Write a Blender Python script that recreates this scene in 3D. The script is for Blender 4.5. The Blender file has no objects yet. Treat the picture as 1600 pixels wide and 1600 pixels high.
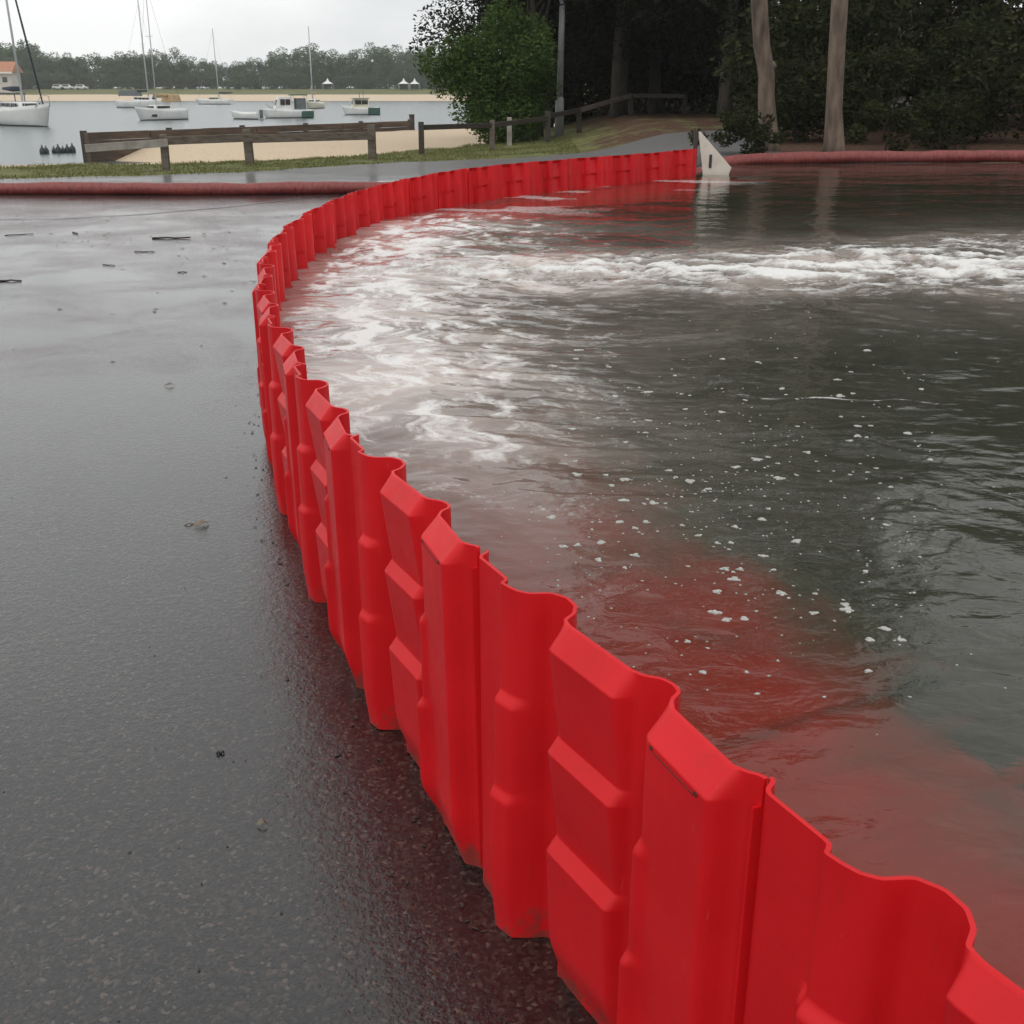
import bpy, math, random
import numpy as np
from mathutils import Vector, Matrix

random.seed(7)
RS = np.random.RandomState(11)
scene = bpy.context.scene
COL = scene.collection
R = math.radians

# ------------------------------------------------------------------ camera
CAM_H = 1.30
FPX = 1720.0                                   # focal length in photo pixels (1600 wide)
PITCH = math.atan(655.0 / FPX)
cam_data = bpy.data.cameras.new("camera")
cam_data.sensor_width = 36.0
cam_data.lens = 36.0 * FPX / 1600.0
cam_data.clip_start = 0.05
cam_data.clip_end = 5000.0
cam = bpy.data.objects.new("camera", cam_data)
COL.objects.link(cam)
cam.location = (0, 0, CAM_H)
cam.rotation_euler = (math.pi / 2 - PITCH, 0, 0)
scene.camera = cam

# ------------------------------------------------------------------ overcast sky and soft sun
SUN_EL, SUN_AZ = R(58), R(215)
world = bpy.data.worlds.new("World")
scene.world = world
world.use_nodes = True
wn, wl = world.node_tree.nodes, world.node_tree.links
wn.clear()
w_out = wn.new("ShaderNodeOutputWorld")
w_bg = wn.new("ShaderNodeBackground")
w_sky = wn.new("ShaderNodeTexSky")
w_sky.sky_type = 'NISHITA'
w_sky.sun_disc = False
w_sky.sun_elevation = SUN_EL
w_sky.sun_rotation = SUN_AZ
w_sky.dust_density = 3.0
w_tc = wn.new("ShaderNodeTexCoord")
w_map = wn.new("ShaderNodeMapping")
w_map.inputs["Scale"].default_value = (1.0, 1.0, 3.0)
w_noise = wn.new("ShaderNodeTexNoise")
w_noise.inputs["Scale"].default_value = 2.6
w_noise.inputs["Detail"].default_value = 6.0
w_noise.inputs["Roughness"].default_value = 0.55
w_ramp = wn.new("ShaderNodeValToRGB")
w_ramp.color_ramp.elements[0].position = 0.30
w_ramp.color_ramp.elements[0].color = (8.0, 8.2, 8.4, 1)
w_ramp.color_ramp.elements[1].position = 0.62
w_ramp.color_ramp.elements[1].color = (11.4, 11.5, 11.4, 1)
w_mix = wn.new("ShaderNodeMixRGB")
w_mix.inputs["Fac"].default_value = 0.92
w_bg.inputs["Strength"].default_value = 0.1
wl.new(w_tc.outputs["Generated"], w_map.inputs["Vector"])
wl.new(w_map.outputs["Vector"], w_noise.inputs["Vector"])
wl.new(w_noise.outputs["Fac"], w_ramp.inputs["Fac"])
wl.new(w_sky.outputs["Color"], w_mix.inputs["Color1"])
wl.new(w_ramp.outputs["Color"], w_mix.inputs["Color2"])
wl.new(w_mix.outputs["Color"], w_bg.inputs["Color"])
wl.new(w_bg.outputs["Background"], w_out.inputs["Surface"])

sun_data = bpy.data.lights.new("sun", 'SUN')
sun_data.energy = 0.6
sun_data.angle = R(25)
sun_data.color = (1.0, 0.97, 0.92)
sun = bpy.data.objects.new("sun", sun_data)
COL.objects.link(sun)
sun.rotation_euler = (math.pi / 2 - SUN_EL, 0, math.pi - SUN_AZ)

scene.view_settings.view_transform = 'Standard'
scene.view_settings.look = 'None'
scene.view_settings.exposure = 0.0
scene.view_settings.gamma = 1.0
scene.view_settings.use_curve_mapping = False
scene.cycles.max_bounces = 6
scene.cycles.diffuse_bounces = 3
scene.cycles.glossy_bounces = 3
scene.cycles.transparent_max_bounces = 8
scene.cycles.caustics_reflective = False
scene.cycles.caustics_refractive = True

# ------------------------------------------------------------------ helpers
def at(u, v, Y):
    """point at distance Y (metres ahead) seen in direction of photo pixel u, v"""
    x = (u - 800) / FPX
    y = -(v - 800) / FPX
    d = (x, math.cos(PITCH) + y * math.sin(PITCH), -math.sin(PITCH) + y * math.cos(PITCH))
    k = Y / d[1]
    return Vector((d[0] * k, Y, CAM_H + d[2] * k))

def on(u, v, z):
    x = (u - 800) / FPX
    y = -(v - 800) / FPX
    d = (x, math.cos(PITCH) + y * math.sin(PITCH), -math.sin(PITCH) + y * math.cos(PITCH))
    k = (z - CAM_H) / d[2]
    return Vector((d[0] * k, d[1] * k, z))

def sst(a, b, x):
    t = np.clip((np.asarray(x, float) - a) / (b - a), 0, 1)
    return t * t * (3 - 2 * t)

_perm = np.random.RandomState(3).permutation(512)
_perm = np.concatenate([_perm, _perm, _perm])
_gr = np.random.RandomState(4).uniform(0, 2 * np.pi, 512)
_gx, _gy = np.cos(_gr), np.sin(_gr)
def perlin(x, y, seed=0):
    x = np.asarray(x, float) + seed * 17.31
    y = np.asarray(y, float) + seed * 9.77
    xi = np.floor(x).astype(int); yi = np.floor(y).astype(int)
    xf = x - xi; yf = y - yi
    u = xf * xf * xf * (xf * (xf * 6 - 15) + 10); v = yf * yf * yf * (yf * (yf * 6 - 15) + 10)
    def g(ix, iy, dx, dy):
        h = _perm[(_perm[ix & 511] + (iy & 511))] & 511
        return _gx[h] * dx + _gy[h] * dy
    a = g(xi, yi, xf, yf); b = g(xi + 1, yi, xf - 1, yf)
    c = g(xi, yi + 1, xf, yf - 1); d = g(xi + 1, yi + 1, xf - 1, yf - 1)
    return (a + u * (b - a)) * (1 - v) + (c + u * (d - c)) * v
def fbm(x, y, octv=4, seed=0, gain=0.5):
    s = 0.0; a = 1.0; f = 1.0
    for i in range(octv):
        s = s + a * perlin(x * f, y * f, seed + i * 3.1); a *= gain; f *= 2.03
    return s

def link(o, parent=None):
    COL.objects.link(o)
    if parent is not None:
        o.parent = parent
    return o

def mesh_np(name, verts, faces, smooth=False):
    me = bpy.data.meshes.new(name)
    verts = np.asarray(verts, np.float32).reshape(-1, 3)
    faces = np.asarray(faces, np.int32)
    k = faces.shape[1]
    me.vertices.add(len(verts)); me.vertices.foreach_set("co", verts.ravel())
    me.loops.add(faces.size); me.loops.foreach_set("vertex_index", faces.ravel())
    me.polygons.add(len(faces))
    me.polygons.foreach_set("loop_start", np.arange(0, faces.size, k, dtype=np.int32))
    me.polygons.foreach_set("loop_total", np.full(len(faces), k, np.int32))
    if smooth:
        me.polygons.foreach_set("use_smooth", np.ones(len(faces), bool))
    me.update(calc_edges=True)
    me.validate()
    return me

def add_attr(me, name, vals):
    a = me.color_attributes.new(name, 'FLOAT_COLOR', 'POINT')
    buf = np.ones((len(me.vertices), 4), np.float32)
    for i, v in enumerate(vals):
        buf[:, i] = v
    a.data.foreach_set("color", buf.ravel())

class MB:
    """collects shapes, builds one mesh object"""
    def __init__(self):
        self.v = []; self.f = []; self.sm = []
    def add(self, vs, fs, smooth=False):
        o = len(self.v)
        self.v += [tuple(p) for p in vs]
        self.f += [tuple(i + o for i in q) for q in fs]
        self.sm += [smooth] * len(fs)
        return self
    def box(self, c, s, rot=None, taper=1.0):
        vs = []
        for dz in (-.5, .5):
            k = taper if dz > 0 else 1.0
            for dx, dy in ((-.5, -.5), (.5, -.5), (.5, .5), (-.5, .5)):
                p = Vector((dx * s[0] * k, dy * s[1] * k, dz * s[2]))
                if rot is not None:
                    p = rot @ p
                vs.append(p + Vector(c))
        return self.add(vs, [(3, 2, 1, 0), (4, 5, 6, 7), (0, 1, 5, 4), (1, 2, 6, 5), (2, 3, 7, 6), (3, 0, 4, 7)])
    def beam(self, a, b, w, h, up=(0, 0, 1)):
        a = Vector(a); b = Vector(b)
        t = (b - a).normalized(); sx = t.cross(Vector(up)).normalized(); uz = sx.cross(t)
        vs = []
        for p in (a, b):
            for i, j in ((-1, -1), (1, -1), (1, 1), (-1, 1)):
                vs.append(p + sx * (i * w / 2) + uz * (j * h / 2))
        return self.add(vs, [(3, 2, 1, 0), (4, 5, 6, 7), (0, 1, 5, 4), (1, 2, 6, 5), (2, 3, 7, 6), (3, 0, 4, 7)])
    def tube(self, pts, radii, n=8, squash=1.0, cap=True):
        pts = [Vector(p) for p in pts]
        if not hasattr(radii, '__len__'):
            radii = [radii] * len(pts)
        vs = []; fs = []
        ref = Vector((0.31, 0.9, 0.17)).normalized()
        for i, p in enumerate(pts):
            t = (pts[min(i + 1, len(pts) - 1)] - pts[max(i - 1, 0)]).normalized()
            a = t.cross(ref)
            if a.length < 1e-3:
                a = t.cross(Vector((1, 0, 0)))
            a.normalize(); b = t.cross(a)
            for k in range(n):
                q = 2 * math.pi * k / n
                off = a * math.cos(q) * radii[i] + b * math.sin(q) * radii[i]
                off.z *= squash
                vs.append(p + off)
        for i in range(len(pts) - 1):
            for k in range(n):
                fs.append((i * n + k, i * n + (k + 1) % n, (i + 1) * n + (k + 1) % n, (i + 1) * n + k))
        self.add(vs, fs, True)
        if cap:
            o = len(self.v) - len(vs)
            self.f.append(tuple(o + k for k in range(n - 1, -1, -1))); self.sm.append(False)
            e = o + (len(pts) - 1) * n
            self.f.append(tuple(e + k for k in range(n))); self.sm.append(False)
        return self
    def loft(self, rings, smooth=True, cap=True):
        n = len(rings[0]); vs = [p for r in rings for p in r]; fs = []
        for i in range(len(rings) - 1):
            for k in range(n):
                fs.append((i * n + k, i * n + (k + 1) % n, (i + 1) * n + (k + 1) % n, (i + 1) * n + k))
        o = len(self.v)
        self.add(vs, fs, smooth)
        if cap:
            self.f.append(tuple(o + k for k in range(n - 1, -1, -1))); self.sm.append(False)
            e = o + (len(rings) - 1) * n
            self.f.append(tuple(e + k for k in range(n))); self.sm.append(False)
        return self
    def prism(self, outline, axis_from, axis_to):
        """outline: list of 3d points in a plane; swept by vector"""
        d = Vector(axis_to) - Vector(axis_from); n = len(outline)
        a = [Vector(p) for p in outline]; b = [p + d for p in a]
        fs = [tuple(range(n - 1, -1, -1)), tuple(range(n, 2 * n))]
        fs += [(k, (k + 1) % n, n + (k + 1) % n, n + k) for k in range(n)]
        return self.add(a + b, fs)
    def mesh(self, name):
        me = bpy.data.meshes.new(name)
        me.from_pydata([tuple(p) for p in self.v], [], self.f)
        me.polygons.foreach_set("use_smooth", self.sm)
        me.update()
        return me
    def build(self, name, mat, parent=None, bevel=0.0):
        me = self.mesh(name)
        me.materials.append(mat)
        o = link(bpy.data.objects.new(name, me), parent)
        if bevel > 0:
            m = o.modifiers.new("bevel", 'BEVEL'); m.width = bevel; m.segments = 2; m.limit_method = 'ANGLE'
        return o

def tag(o, label=None, cat=None, group=None, kind=None):
    if label: o["label"] = label
    if cat: o["category"] = cat
    if group: o["group"] = group
    if kind: o["kind"] = kind
    return o

def empty(name, loc=(0, 0, 0), rz=0.0):
    o = bpy.data.objects.new(name, None)
    o.empty_display_size = 0.2
    COL.objects.link(o)
    o.location = loc; o.rotation_euler = (0, 0, rz)
    return o

def copy_tree(o, parent=None):
    c = o.copy(); COL.objects.link(c)
    c.parent = parent
    for ch in list(o.children):
        copy_tree(ch, c)
    return c

ORD = ("first second third fourth fifth sixth seventh eighth ninth tenth eleventh twelfth thirteenth fourteenth fifteenth "
       "sixteenth seventeenth eighteenth nineteenth twentieth twenty-first twenty-second twenty-third twenty-fourth "
       "twenty-fifth twenty-sixth twenty-seventh twenty-eighth twenty-ninth thirtieth").split()

# ------------------------------------------------------------------ materials
def new_mat(name):
    m = bpy.data.materials.new(name); m.use_nodes = True
    nt = m.node_tree
    return m, nt.nodes, nt.links, nt.nodes["Principled BSDF"]

def N(nodes, typ, **kw):
    n = nodes.new(typ)
    for k, v in kw.items():
        if k in n.inputs:
            n.inputs[k].default_value = v
        else:
            setattr(n, k, v)
    return n

def ramp(nodes, stops):
    r = nodes.new("ShaderNodeValToRGB")
    el = r.color_ramp.elements
    while len(el) < len(stops):
        el.new(0.5)
    for e, (p, c) in zip(el, stops):
        e.position = p
        e.color = (c[0], c[1], c[2], 1) if hasattr(c, '__len__') else (c, c, c, 1)
    return r

def simple(name, c1, c2=None, scale=8.0, rough=0.6, bump=0.0, detail=4.0, spec=0.5, stretch=None, coord="Object", bdist=0.01):
    m, n, l, b = new_mat(name)
    c2 = c2 or tuple(x * 0.7 for x in c1)
    tc = N(n, "ShaderNodeTexCoord")
    src = tc.outputs[coord]
    if stretch:
        mp = N(n, "ShaderNodeMapping"); mp.inputs["Scale"].default_value = stretch
        l.new(src, mp.inputs["Vector"]); src = mp.outputs["Vector"]
    no = N(n, "ShaderNodeTexNoise", Scale=scale, Detail=detail)
    l.new(src, no.inputs["Vector"])
    r = ramp(n, [(0.3, c2), (0.7, c1)])
    l.new(no.outputs["Fac"], r.inputs["Fac"])
    l.new(r.outputs["Color"], b.inputs["Base Color"])
    b.inputs["Roughness"].default_value = rough
    b.inputs["Specular IOR Level"].default_value = spec
    if bump:
        bp = N(n, "ShaderNodeBump", Strength=bump, Distance=bdist)
        l.new(no.outputs["Fac"], bp.inputs["Height"])
        l.new(bp.outputs["Normal"], b.inputs["Normal"])
    return m

def mat_red_plastic():
    m, n, l, b = new_mat("red_plastic")
    tc = N(n, "ShaderNodeTexCoord")
    no = N(n, "ShaderNodeTexNoise", Scale=5.0, Detail=5.0)
    l.new(tc.outputs["Object"], no.inputs["Vector"])
    r = ramp(n, [(0.3, (0.59, 0.009, 0.013)), (0.7, (0.70, 0.013, 0.018))])
    l.new(no.outputs["Fac"], r.inputs["Fac"])
    oi = N(n, "ShaderNodeObjectInfo")
    hs = N(n, "ShaderNodeHueSaturation")
    mr = N(n, "ShaderNodeMapRange"); mr.inputs[3].default_value = 0.9; mr.inputs[4].default_value = 1.06
    l.new(oi.outputs["Random"], mr.inputs[0]); l.new(mr.outputs[0], hs.inputs["Value"])
    l.new(r.outputs["Color"], hs.inputs["Color"])
    # road grime splashed on the lowest few centimetres and in scuffs
    sx = N(n, "ShaderNodeSeparateXYZ"); l.new(tc.outputs["Object"], sx.inputs[0])
    dn = N(n, "ShaderNodeTexNoise", Scale=28.0, Detail=6.0, Roughness=0.7)
    l.new(tc.outputs["Object"], dn.inputs["Vector"])
    mr2 = N(n, "ShaderNodeMapRange"); mr2.inputs[1].default_value = 0.0; mr2.inputs[2].default_value = 0.10
    mr2.inputs[3].default_value = 0.22; mr2.inputs[4].default_value = -0.12
    l.new(sx.outputs[2], mr2.inputs[0])
    ad = N(n, "ShaderNodeMath", operation='ADD'); l.new(mr2.outputs[0], ad.inputs[0]); l.new(dn.outputs["Fac"], ad.inputs[1])
    dr = ramp(n, [(0.58, 0.0), (0.74, 0.75)]); l.new(ad.outputs[0], dr.inputs["Fac"])
    mx = N(n, "ShaderNodeMixRGB"); l.new(dr.outputs["Color"], mx.inputs["Fac"])
    l.new(hs.outputs["Color"], mx.inputs["Color1"]); mx.inputs["Color2"].default_value = (0.16, 0.05, 0.04, 1)
    mpw = N(n, "ShaderNodeMapping"); mpw.inputs["Scale"].default_value = (1.0, 1.0, 0.16); l.new(tc.outputs["Object"], mpw.inputs["Vector"])
    ran = N(n, "ShaderNodeVectorMath", operation='ADD'); l.new(mpw.outputs["Vector"], ran.inputs[0])
    rv3 = N(n, "ShaderNodeCombineXYZ"); m37 = N(n, "ShaderNodeMath", operation='MULTIPLY'); m37.inputs[1].default_value = 37.0
    l.new(oi.outputs["Random"], m37.inputs[0]); l.new(m37.outputs[0], rv3.inputs[0]); l.new(rv3.outputs[0], ran.inputs[1])
    stn = N(n, "ShaderNodeTexNoise", Scale=34.0, Detail=5.0, Roughness=0.7); l.new(ran.outputs[0], stn.inputs["Vector"])
    str_ = ramp(n, [(0.60, 0.0), (0.80, 0.34)]); l.new(stn.outputs["Fac"], str_.inputs["Fac"])
    mx2 = N(n, "ShaderNodeMixRGB"); l.new(str_.outputs["Color"], mx2.inputs["Fac"]); l.new(mx.outputs["Color"], mx2.inputs["Color1"]); mx2.inputs["Color2"].default_value = (0.30, 0.022, 0.022, 1)
    scn = N(n, "ShaderNodeTexNoise", Scale=70.0, Detail=3.0, Distortion=2.5); l.new(ran.outputs[0], scn.inputs["Vector"])
    scr = ramp(n, [(0.70, 0.0), (0.76, 0.30)]); l.new(scn.outputs["Fac"], scr.inputs["Fac"])
    mx3 = N(n, "ShaderNodeMixRGB"); l.new(scr.outputs["Color"], mx3.inputs["Fac"]); l.new(mx2.outputs["Color"], mx3.inputs["Color1"]); mx3.inputs["Color2"].default_value = (0.70, 0.16, 0.15, 1)
    l.new(mx3.outputs["Color"], b.inputs["Base Color"])
    rr = ramp(n, [(0.3, 0.36), (0.7, 0.5)]); l.new(dn.outputs["Fac"], rr.inputs["Fac"])
    l.new(rr.outputs["Color"], b.inputs["Roughness"])
    b.inputs["Specular IOR Level"].default_value = 0.26
    b.inputs["Subsurface Weight"].default_value = 0.0
    bp = N(n, "ShaderNodeBump", Strength=0.12, Distance=0.004)
    b2 = N(n, "ShaderNodeTexNoise", Scale=14.0, Detail=2.0); l.new(tc.outputs["Object"], b2.inputs["Vector"])
    l.new(b2.outputs["Fac"], bp.inputs["Height"]); l.new(bp.outputs["Normal"], b.inputs["Normal"])
    return m

def mat_base_plate():
    """red plastic under water, silt settled on it in drifts that thicken towards the open pool"""
    m, n, l, b = new_mat("submerged_red_plastic")
    tc = N(n, "ShaderNodeTexCoord"); ge = N(n, "ShaderNodeNewGeometry")
    sx = N(n, "ShaderNodeSeparateXYZ"); l.new(tc.outputs["Object"], sx.inputs[0])
    no = N(n, "ShaderNodeTexNoise", Scale=3.2, Detail=6.0, Roughness=0.5, Distortion=0.5); l.new(ge.outputs["Position"], no.inputs["Vector"])
    mr = N(n, "ShaderNodeMapRange"); mr.inputs[1].default_value = 0.45; mr.inputs[2].default_value = 1.06; mr.inputs[3].default_value = -0.32; mr.inputs[4].default_value = 0.36
    l.new(sx.outputs[1], mr.inputs[0])
    ad = N(n, "ShaderNodeMath", operation='ADD'); l.new(no.outputs["Fac"], ad.inputs[0]); l.new(mr.outputs[0], ad.inputs[1])
    r = ramp(n, [(0.36, 0.0), (0.84, 1.0)]); l.new(ad.outputs[0], r.inputs["Fac"])
    mx = N(n, "ShaderNodeMixRGB"); mx.inputs["Color1"].default_value = (0.74, 0.012, 0.016, 1); mx.inputs["Color2"].default_value = (0.075, 0.066, 0.05, 1)
    l.new(r.outputs["Color"], mx.inputs["Fac"]); l.new(mx.outputs["Color"], b.inputs["Base Color"])
    b.inputs["Roughness"].default_value = 0.7
    return m

def mat_asphalt():
    m, n, l, b = new_mat("wet_asphalt")
    tc = N(n, "ShaderNodeTexCoord")
    vo = N(n, "ShaderNodeTexVoronoi", Scale=150.0)
    wv = N(n, "ShaderNodeTexNoise", Scale=40.0, Detail=2.0); l.new(tc.outputs["Object"], wv.inputs["Vector"])
    wa = N(n, "ShaderNodeVectorMath", operation='MULTIPLY_ADD'); wa.inputs[1].default_value = (0.012, 0.012, 0.012)
    l.new(wv.outputs["Color"], wa.inputs[0]); l.new(tc.outputs["Object"], wa.inputs[2]); l.new(wa.outputs[0], vo.inputs["Vector"])
    big = N(n, "ShaderNodeTexNoise", Scale=0.9, Detail=5.0); l.new(tc.outputs["Object"], big.inputs["Vector"])
    fine = N(n, "ShaderNodeTexNoise", Scale=60.0, Detail=5.0, Roughness=0.65); l.new(tc.outputs["Object"], fine.inputs["Vector"])
    # stones: random colour per voronoi cell
    sep = N(n, "ShaderNodeSeparateColor"); l.new(vo.outputs["Color"], sep.inputs[0])
    st = ramp(n, [(0.0, (0.006, 0.006, 0.006)), (0.55, (0.014, 0.013, 0.012)), (0.80, (0.030, 0.025, 0.020)), (0.94, (0.050, 0.037, 0.028)), (1.0, (0.095, 0.078, 0.062))])
    l.new(sep.outputs[0], st.inputs["Fac"])
    bi = ramp(n, [(0.3, (0.75, 0.75, 0.75)), (0.72, (1.1, 1.1, 1.1))]); l.new(big.outputs["Fac"], bi.inputs["Fac"])
    mu = N(n, "ShaderNodeMixRGB", blend_type='MULTIPLY'); mu.inputs["Fac"].default_value = 1.0
    l.new(st.outputs["Color"], mu.inputs["Color1"]); l.new(bi.outputs["Color"], mu.inputs["Color2"])
    sy0 = N(n, "ShaderNodeSeparateXYZ"); l.new(tc.outputs["Object"], sy0.inputs[0])
    dl = N(n, "ShaderNodeMapRange"); dl.inputs[1].default_value = 16.5; dl.inputs[2].default_value = 20.0
    l.new(sy0.outputs[1], dl.inputs[0])
    lt = N(n, "ShaderNodeMixRGB"); lt.inputs["Color2"].default_value = (0.15, 0.145, 0.14, 1); l.new(dl.outputs[0], lt.inputs["Fac"]); l.new(mu.outputs["Color"], lt.inputs["Color1"])
    l.new(lt.outputs["Color"], b.inputs["Base Color"])
    # aggregate relief, half drowned by the film of water
    h1 = ramp(n, [(0.0, 1.0), (0.55, 0.0)]); l.new(vo.outputs["Distance"], h1.inputs["Fac"])
    mh = N(n, "ShaderNodeMath", operation='MULTIPLY'); l.new(h1.outputs["Color"], mh.inputs[0]); l.new(sep.outputs[1], mh.inputs[1])
    a2 = N(n, "ShaderNodeMath", operation='ADD'); l.new(mh.outputs[0], a2.inputs[0]); l.new(fine.outputs["Fac"], a2.inputs[1])
    film = N(n, "ShaderNodeTexNoise", Scale=1.7, Detail=3.0); l.new(tc.outputs["Object"], film.inputs["Vector"])
    fr = ramp(n, [(0.35, 0.16), (0.7, 0.5)]); l.new(film.outputs["Fac"], fr.inputs["Fac"])
    bp = N(n, "ShaderNodeBump", Distance=0.0035); l.new(a2.outputs[0], bp.inputs["Height"]); l.new(fr.outputs["Color"], bp.inputs["Strength"])
    l.new(bp.outputs["Normal"], b.inputs["Normal"])
    b.inputs["Roughness"].default_value = 0.6
    b.inputs["Specular IOR Level"].default_value = 0.15
    sxy = N(n, "ShaderNodeSeparateXYZ"); l.new(tc.outputs["Object"], sxy.inputs[0])
    dry = N(n, "ShaderNodeMapRange"); dry.inputs[1].default_value = 16.5; dry.inputs[2].default_value = 20.0; dry.inputs[3].default_value = 1.0; dry.inputs[4].default_value = 0.12
    l.new(sxy.outputs[1], dry.inputs[0]); l.new(dry.outputs[0], b.inputs["Coat Weight"])
    b.inputs["Coat IOR"].default_value = 1.62
    cr = ramp(n, [(0.35, 0.02), (0.7, 0.05)]); l.new(film.outputs["Fac"], cr.inputs["Fac"])
    l.new(cr.outputs["Color"], b.inputs["Coat Roughness"])
    cn = N(n, "ShaderNodeTexNoise", Scale=55.0, Detail=4.5, Roughness=0.66); l.new(tc.outputs["Object"], cn.inputs["Vector"])
    pn = N(n, "ShaderNodeTexNoise", Scale=1.1, Detail=6.0, Roughness=0.62, Distortion=0.4); l.new(tc.outputs["Object"], pn.inputs["Vector"])
    pr = ramp(n, [(0.36, 0.12), (0.52, 0.28), (0.68, 0.46)]); l.new(pn.outputs["Fac"], pr.inputs["Fac"])
    bp2 = N(n, "ShaderNodeBump", Distance=0.0065); gm = N(n, "ShaderNodeMath", operation='MULTIPLY_ADD'); gm.inputs[1].default_value = 0.24; l.new(mh.outputs[0], gm.inputs[0]); l.new(cn.outputs["Fac"], gm.inputs[2])
    l.new(gm.outputs[0], bp2.inputs["Height"]); l.new(pr.outputs["Color"], bp2.inputs["Strength"])
    l.new(bp2.outputs["Normal"], b.inputs["Coat Normal"])
    return m

def mat_terrain():
    m, n, l, b = new_mat("ground_cover")
    tc = N(n, "ShaderNodeTexCoord")
    at_ = N(n, "ShaderNodeVertexColor", layer_name="cover")
    sp = N(n, "ShaderNodeSeparateColor"); l.new(at_.outputs["Color"], sp.inputs[0])
    no = N(n, "ShaderNodeTexNoise", Scale=1.3, Detail=8.0, Roughness=0.65); l.new(tc.outputs["Object"], no.inputs["Vector"])
    n2 = N(n, "ShaderNodeTexNoise", Scale=9.0, Detail=6.0, Roughness=0.7); l.new(tc.outputs["Object"], n2.inputs["Vector"])
    grass = ramp(n, [(0.25, (0.12, 0.10, 0.05)), (0.5, (0.14, 0.15, 0.055)), (0.75, (0.20, 0.21, 0.08))]); l.new(no.outputs["Fac"], grass.inputs["Fac"])
    sand = ramp(n, [(0.25, (0.54, 0.42, 0.29)), (0.75, (0.70, 0.57, 0.42))]); l.new(n2.outputs["Fac"], sand.inputs["Fac"])
    lit = ramp(n, [(0.3, (0.05, 0.03, 0.02)), (0.55, (0.11, 0.06, 0.038)), (0.75, (0.19, 0.11, 0.07))]); l.new(n2.outputs["Fac"], lit.inputs["Fac"])
    def mask(ch):
        a = N(n, "ShaderNodeMath", operation='ADD'); l.new(sp.outputs[ch], a.inputs[0]); l.new(no.outputs["Fac"], a.inputs[1])
        r = ramp(n, [(0.45, 0.0), (0.53, 1.0)])
        s = N(n, "ShaderNodeMath", operation='MULTIPLY'); s.inputs[1].default_value = 0.5
        l.new(a.outputs[0], s.inputs[0]); l.new(s.outputs[0], r.inputs["Fac"])
        return r.outputs["Color"]
    m1 = N(n, "ShaderNodeMixRGB"); m1.inputs["Color1"].default_value = (0.07, 0.06, 0.05, 1); l.new(mask(2), m1.inputs["Fac"]); l.new(lit.outputs["Color"], m1.inputs["Color2"])
    m2 = N(n, "ShaderNodeMixRGB"); l.new(mask(0), m2.inputs["Fac"]); l.new(m1.outputs["Color"], m2.inputs["Color1"]); l.new(grass.outputs["Color"], m2.inputs["Color2"])
    m3 = N(n, "ShaderNodeMixRGB"); l.new(mask(1), m3.inputs["Fac"]); l.new(m2.outputs["Color"], m3.inputs["Color1"]); l.new(sand.outputs["Color"], m3.inputs["Color2"])
    l.new(m3.outputs["Color"], b.inputs["Base Color"])
    b.inputs["Roughness"].default_value = 0.9
    b.inputs["Specular IOR Level"].default_value = 0.2
    bp = N(n, "ShaderNodeBump", Strength=0.6, Distance=0.06); l.new(n2.outputs["Fac"], bp.inputs["Height"]); l.new(bp.outputs["Normal"], b.inputs["Normal"])
    return m

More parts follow.
